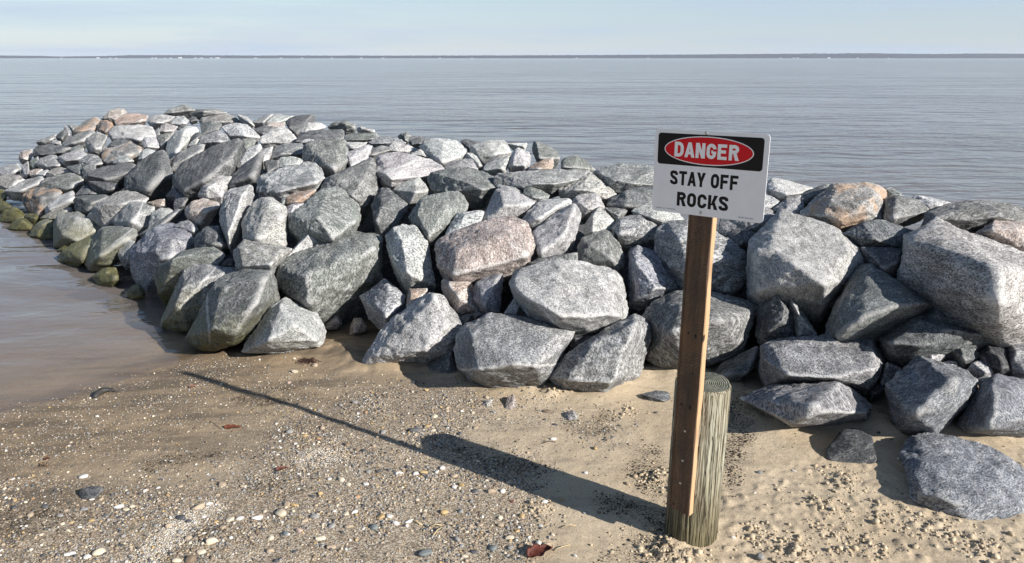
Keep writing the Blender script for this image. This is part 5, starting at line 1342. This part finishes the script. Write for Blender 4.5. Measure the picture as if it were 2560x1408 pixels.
MT = mat_tint('gravel_stone')
def w_gravel(q):
    z = ground_z(q)
    pn = sstep(-0.15, 0.25, fbm(np.c_[q, 0 * z] * 3.1 + 4, 3))
    base = np.clip(sstep(-0.15, 0.10, sdf(q, GRAVEL)) + 0.25 * sstep(-0.2, 0.1, sdf(q, GRIT)), 0, 1)
    return base * (0.22 + 0.78 * pn) * (z > WZ - 0.004)
def w_grit(q):
    z = ground_z(q)
    pn = sstep(-0.2, 0.3, fbm(np.c_[q[:, 0] + .4 * q[:, 1], q[:, 1] * 2.4, 0 * z] * 2.6 + 14, 4))
    base = np.clip(sstep(-0.2, 0.05, sdf(q, GRIT)) + .06 * (q[:, 0] < 1.6), 0, 1)
    return base * (0.15 + 0.85 * pn) * (z > WZ - 0.05)
PL = [PAL[k] for k in names]
g1 = scatter('gravel', 26000, w_gravel, lambda n: np.clip(rng.lognormal(-5.75, .44, n), .0016, .0085), MT, PL, [.07, .05, .27, .05, .24, .15, .17], lev=1)
tag(g1, 'mixed tan, white and grey gravel spread over the left half of the beach', 'gravel', kind='stuff')
g2 = scatter('shell_grit', 19000, w_grit, lambda n: np.clip(rng.lognormal(-6.5, .38, n), .0008, .004), MT, PL, [.16, .16, .24, .06, .16, .12, .10], lev=1)
tag(g2, 'fine pale shell grit sprinkled over the wet and dry sand', 'grit', kind='stuff')
PALE = [pxpoly(q) for q in ('330,1408 420,1310 520,1258 552,1275 480,1330 400,1408', '735,1160 770,1130 850,1125 860,1145 800,1170')]
def w_pale(q):
    return np.maximum(sstep(-.05, .04, sdf(q, PALE[0])), .8 * sstep(-.05, .04, sdf(q, PALE[1])))
g5 = scatter('shell_grit', 5200, w_pale, lambda n: np.clip(rng.lognormal(-6.1, .36, n), .001, .004), MT, PL, [.34, .34, .18, .02, .10, .02, .02], lev=1, box=(-1.6, 0, 1.9, 3.2))
tag(g5, 'whitish patch of crushed shell grit in the gravel near the bottom edge', 'grit', kind='stuff')
def w_wrack(q):
    m = np.zeros(len(q))
    for w in WRACK: m = np.maximum(m, sstep(-0.04, 0.04, sdf(q, w)))
    z = ground_z(q)
    bg_ = 0.010 * (z > WZ + .03)
    pn = sstep(-0.12, 0.18, fbm(np.c_[q, 0 * z] * 7 + 4, 3))
    return np.clip(m * (0.15 + .85 * pn) + bg_, 0, 1)
g3 = scatter('plant_litter', 14000, w_wrack, lambda n: np.clip(rng.lognormal(-6.25, .48, n), .0007, .007), mat_tint('plant_litter', 0.9),
             [(.035, .027, .018), (.07, .052, .033), (.12, .09, .055)], [.55, .3, .15], flat=(.15, .4), lev=1, lift=0.9, box=(-2.4, 2.6, 1.85, 3.6))
tag(g3, 'black crumbs of dried plant litter on the sand round the post', 'plant litter', kind='stuff')
def w_clod(q):
    m = np.zeros(len(q))
    for px, py, rad, h in CLODS:
        c = on_level(px, py, 0)[:2]
        m = np.maximum(m, np.exp(-((q - c) ** 2).sum(1) / (rad * 1.3) ** 2))
    right = sstep(0.75, 1.1, q[:, 0]) * sstep(2.75, 2.45, q[:, 1]) * sstep(-.1, .2, fbm(np.c_[q, 0 * q[:, 0]] * 5, 3))
    return np.clip(m * .8 + right * .045, 0, 1)
g4 = scatter('sand_crumbs', 2300, w_clod, lambda n: np.clip(rng.lognormal(-5.75, .60, n), .0015, .013), MT,
             [(.41, .33, .225), (.37, .29, .195), (.45, .37, .26)], [1, 1, 1], flat=(.6, .95), lev=2, lift=0.35, box=(0.0, 2.6, 1.85, 3.6))
tag(g4, 'loose crumbs of trodden sand in the lower right and round the post', 'sand', kind='stuff')

# ------------------------------------------------------------------ drift bits
def tube(name, pts, rad, mat, parent=None, sides=7):
    bm = bmesh.new()
    pts = [Vector(p) for p in pts]
    rings = []
    for k, p in enumerate(pts):
        d = (pts[min(k + 1, len(pts) - 1)] - pts[max(k - 1, 0)]).normalized()
        u = d.cross(Vector((.13, .2, 1))).normalized(); w = d.cross(u)
        r = rad[k] if hasattr(rad, '__len__') else rad
        rings.append([bm.verts.new(p + (u * math.cos(6.2832 * j / sides) + w * math.sin(6.2832 * j / sides)) * r) for j in range(sides)])
    for a, b in zip(rings, rings[1:]):
        for j in range(sides): bm.faces.new((a[j], a[(j + 1) % sides], b[(j + 1) % sides], b[j])).smooth = True
    bm.faces.new(rings[0][::-1]); bm.faces.new(rings[-1])
    bmesh.ops.recalc_face_normals(bm, faces=bm.faces)
    me = bpy.data.meshes.new(name); bm.to_mesh(me); bm.free()
    return link(name, me, mat, parent)
M_DARKW = mat_plain('black_driftwood', (0.028, 0.025, 0.023), 0.7, scale=120, var=.5, bump=.5)
pts = [drop(x, y) + np.array([0, 0, h]) for x, y, h in ((236, 997, .004), (242, 991, .010), (252, 985, .014), (265, 981, .014), (280, 979, .010), (296, 981, .003))]
tag(tube('driftwood', pts, [.009, .017, .018, .014, .010, .003], M_DARKW), 'short curved black driftwood piece on wet sand by the water', 'driftwood')
M_STRAW = mat_plain('dry_straw', (0.46, 0.36, 0.20), 0.7, scale=200, var=.2)
M_TWIG = mat_plain('dark_twig', (0.05, 0.035, 0.025), 0.8, scale=200, var=.3)
for q, r, m, nm, lab, cat in (
        ([(1030, 1304), (1040, 1308), (1055, 1314)], .0028, M_STRAW, 'straw', 'pale straw lying right of the long white pebble', 'straw'),
        ([(1072, 1319), (1090, 1316), (1105, 1315)], .0020, M_STRAW, 'straw', 'level pale straw between two others in the lower gravel', 'straw'),
        ([(1083, 1341), (1093, 1331), (1103, 1321)], .0018, M_STRAW, 'straw', 'slanting pale straw nearest the bottom edge', 'straw'),
        ([(1385, 1378), (1405, 1372), (1425, 1364)], .0014, M_STRAW, 'straw', 'thin pale straw sticking out right of the red leaf', 'straw'),
        ([(1400, 1322), (1420, 1318), (1440, 1315)], .0014, M_STRAW, 'straw', 'thin brownish straw above the red leaf', 'straw'),
        ([(522, 1054), (538, 1064), (553, 1074)], .0012, M_TWIG, 'twig', 'thin dark twig touching the red-brown leaf by the wet sand', 'twig'),
        ([(1033, 853), (1050, 870), (1060, 888), (1085, 894)], .0022, M_TWIG, 'twig', 'bent dark twig at the foot of the pale pointed slab', 'twig'),
        ([(1355, 1110), (1375, 1107), (1390, 1107)], .0016, M_TWIG, 'twig', 'short dark twig above the pile shadow', 'twig'),
        ([(2290, 1085), (2330, 1092), (2370, 1098)], .0018, M_TWIG, 'twig', 'dark twig on the shaded sand behind the front boulder', 'twig')):
    pp = [drop(x, y) + np.array([0, 0, .003 + .006 * (k == 1)]) for k, (x, y) in enumerate(q)]
    if 'pointed slab' in lab: pp = [p + np.array([0, -.03, .03]) for p in pp]
    tag(tube(nm, pp, r, m), lab, cat, 'straws and twigs')
def leaf(px, py, L, Wd, rot, col, label):
    bm = bmesh.new()
    n, m = 14, 6
    g = []
    r = np.random.default_rng(int(px))
    for i in range(n + 1):
        t = i / n
        half = Wd * (math.sin(math.pi * t ** .8) ** .75) * (0.5 + 0.10 * math.sin(17 * t)) + 1e-4
        row = []
        for j in range(m + 1):
            s = j / m * 2 - 1
            row.append(bm.verts.new(((t - .5) * L, s * half, 0.22 * Wd * s * s + 0.07 * L * math.sin(3 * t + s) + r.uniform(-1, 1) * .0016)))
        g.append(row)
    for i in range(n):
        for j in range(m): bm.faces.new((g[i][j], g[i + 1][j], g[i + 1][j + 1], g[i][j + 1])).smooth = True
    bmesh.ops.solidify(bm, geom=bm.faces, thickness=0.0009)
    me = bpy.data.meshes.new('leaf'); bm.to_mesh(me); bm.free()
    o = link('leaf', me, mat_plain('dead_leaf', col, 0.6, scale=90, var=.45, bump=.4))
    w = drop(px, py)
    o.location = (w[0], w[1], w[2] + .004)
    o.rotation_euler = (.1, -.08, rot)
    tag(o, label, 'leaf', 'dead leaves')
    return o
leaf(583, 1072, .085, .030, -.08, (.26, .085, .05), 'curled red-brown leaf lying at the edge of the wet sand')
leaf(706, 1175, .050, .024, .25, (.22, .09, .065), 'small red-brown leaf on the gravel in the middle')
leaf(1350, 1384, .095, .055, .35, (.16, .045, .03), 'large dark red leaf near the bottom edge left of the post')
leaf(482, 969, .036, .022, .2, (.34, .17, .12), 'small pinkish brown leaf scrap on wet sand above the sign shadow tip')
leaf(111, 1166, .05, .026, -.4, (.33, .23, .15), 'tan leaf scrap on the left gravel')
leaf(118, 1150, .026, .018, .3, (.15, .05, .03), 'tiny dark red leaf scrap beside the tan one on the left')
bm = bmesh.new()
sw = random.Random(8)
wc = drop(768, 905)
for s in range(46):
    a = Vector((wc[0] + sw.gauss(0, .022), wc[1] + sw.gauss(0, .016), wc[2] + .003))
    d = Vector((sw.gauss(.4, 1), sw.gauss(0, .6), 0)).normalized() * sw.uniform(.02, .05)
    p = [a, a + d * .5 + Vector((0, 0, sw.uniform(.004, .02))), a + d + Vector((0, 0, .001))]
    prev = None
    for q in p:
        ring_ = [bm.verts.new(q + Vector((0, math.cos(2.1 * j), math.sin(2.1 * j))) * .0022) for j in range(3)]
        if prev:
            for j in range(3): bm.faces.new((prev[j], prev[(j + 1) % 3], ring_[(j + 1) % 3], ring_[j]))
        prev = ring_
me = bpy.data.meshes.new('seaweed'); bm.to_mesh(me); bm.free()
tag(link('seaweed', me, mat_plain('seaweed', (.055, .025, .02), .6, scale=60, var=.6)), 'dark reddish tangle of seaweed on the smooth sand below the pale triangular boulder', 'seaweed')
# the black stone on the left gravel
v, f = pebble_shape(77, .9, 3)
me = mesh_np('stone', v * np.array([.052, .036, .027]), f)
o = link('stone', me, MROCK)
w = drop(226, 1245)
o.location = (w[0], w[1] + .01, w[2] + .012); o.rotation_euler = (0, 0, .3); o.color = (.028, .03, .035, 1)
o['algae'] = 0.0; o['algae_top'] = 0.0; o['rust'] = 0.0; o['seam'] = (0.0, 0.0, 0.0); o['seam_at'] = 9.0
tag(o, 'black angular stone on the gravel at the left', 'rock', 'loose stones on the sand')

# ------------------------------------------------------------------ far shore
DSH = 4000.0
def shore_mesh():
    xs = np.arange(-4200, 4201, 6.0)
    fr = xs / DSH
    pxs = CW / 2 + xs / (DSH * CP) * F
    prof = np.interp(pxs, [-400, 0, 70, 130, 180, 260, 330, 480, 700, 1000, 1300, 1700, 2050, 2200, 2350, 2480, 2700], [10, 11, 10, 6, 8, 9, 13, 12, 11, 11, 12, 15, 19, 20, 17, 19, 18])
    prof = prof * 1.22 + 1.6 * fbm(np.c_[xs / 180, 0 * xs, 0 * xs], 3) + 1.5 * noise(np.c_[xs / 19, 0 * xs + 2, 0 * xs]) + 0.9 * noise(np.c_[xs / 8, 0 * xs + 7, 0 * xs])
    rows = []
    dps = [0, 5, 14, 30, 60, 120, 220]
    hs = [0.0, .55, .8, .92, 1.0, .95, .0]
    for d, h in zip(dps, hs):
        y = DSH + d + 25 * noise(np.c_[xs / 300, 0 * xs + 5, 0 * xs])
        z = prof * h * (1 + 0.18 * noise(np.c_[xs / 9, 0 * xs + d, 0 * xs])) + (-0.3 if h == 0 else 0)
        rows.append(np.c_[xs, y, z + WZ])
    n = len(xs)
    V = np.concatenate(rows)
    jj = np.arange(n - 1)
    Fq = np.concatenate([np.stack([k * n + jj, k * n + jj + 1, (k + 1) * n + jj + 1, (k + 1) * n + jj], -1) for k in range(len(rows) - 1)])
    return mesh_np('far_woods', V, Fq, True)
tw = NT('bare_woods')
pp = tw.a('NewGeometry').outputs['Position']
tw.set(Base_Color=tw.mix(tw.rng(tw.noise(tw.mp(pp, (1, .3, 2)), .09, 4, .65), .3, .7), (.020, .024, .040), (.046, .049, .066)), Roughness=.95, Normal=tw.bump(tw.noise(pp, .16, 4, .7), 1.0, 6.0))
fw = link('far_woods', shore_mesh(), tw.m)
tag(fw, 'low dark line of bare woods along the far shore', 'woods', kind='stuff')
hm = bpy.data.meshes.new('house')
hw, hd, hh, rf = 6.0, 4.0, 4.2, 6.6
hm.from_pydata([(-hw, -hd, 0), (hw, -hd, 0), (hw, hd, 0), (-hw, hd, 0), (-hw, -hd, hh), (hw, -hd, hh), (hw, hd, hh), (-hw, hd, hh), (-hw - .4, 0, rf), (hw + .4, 0, rf)], [],
               [(0, 1, 5, 4), (1, 2, 6, 5), (2, 3, 7, 6), (3, 0, 4, 7), (4, 5, 9, 8), (6, 7, 8, 9), (5, 6, 9), (7, 4, 8)])
hm.materials.append(mat_plain('house_white', (.62, .62, .61), .7, scale=1, var=.05))
hm.materials.append(mat_plain('house_roof', (.30, .29, .29), .8, scale=1, var=.2))
for k in (4, 5): hm.polygons[k].material_index = 1
hpos = [(155, .8), (250, 1.2), (283, .8), (292, .8), (385, .9), (397, .9), (413, .8), (431, .9), (457, 1.5), (490, .9), (505, .9), (512, .8), (529, .9), (543, .9), (552, 1.1), (640, 1.0), (705, .9), (760, .8),
        (830, .8), (905, 1.0), (960, .8), (1100, .9), (1180, .8), (1440, .8), (1620, .8), (1948, .7), (1978, .8), (1993, .9), (2068, 1.2), (2137, .9), (2220, .7)]
for k, (px, s) in enumerate(hpos):
    o = bpy.data.objects.new('house', hm)
    COL.objects.link(o)
    x = (px - CW / 2) / F * DSH * CP * 0.996
    o.location = (x, DSH - 22 - 14 * ((k * 7) % 3), WZ)
    o.scale = (s * .8, s * .8, s * .62)
    o.rotation_euler = (0, 0, .3 * math.sin(k * 2.3))
    tag(o, 'tiny white house on the waterline of the far wooded shore', 'house', 'white houses on the far shore')

# ------------------------------------------------------------------ haze between here and the far shore
hz = bpy.data.meshes.new('haze')
a, b, c_, d, e_, g_ = -9500, 9500, -80, 12500, -3.2, 42
hz.from_pydata([(a, c_, e_), (b, c_, e_), (b, d, e_), (a, d, e_), (a, c_, g_), (b, c_, g_), (b, d, g_), (a, d, g_)], [],
               [(3, 2, 1, 0), (4, 5, 6, 7), (0, 1, 5, 4), (1, 2, 6, 5), (2, 3, 7, 6), (3, 0, 4, 7)])
hzm = bpy.data.materials.new('haze_air')
hzm.use_nodes = True
hn = hzm.node_tree
for n in list(hn.nodes):
    if n.type == 'BSDF_PRINCIPLED': hn.nodes.remove(n)
pv = hn.nodes.new('ShaderNodeVolumePrincipled')
pv.inputs['Color'].default_value = (.80, .88, 1.0, 1)
pv.inputs['Density'].default_value = 0.00008
pv.inputs['Anisotropy'].default_value = 0.0
hn.links.new(pv.outputs[0], hn.nodes['Material Output'].inputs['Volume'])
ho = link('haze', hz, hzm)
tag(ho, kind='stuff')
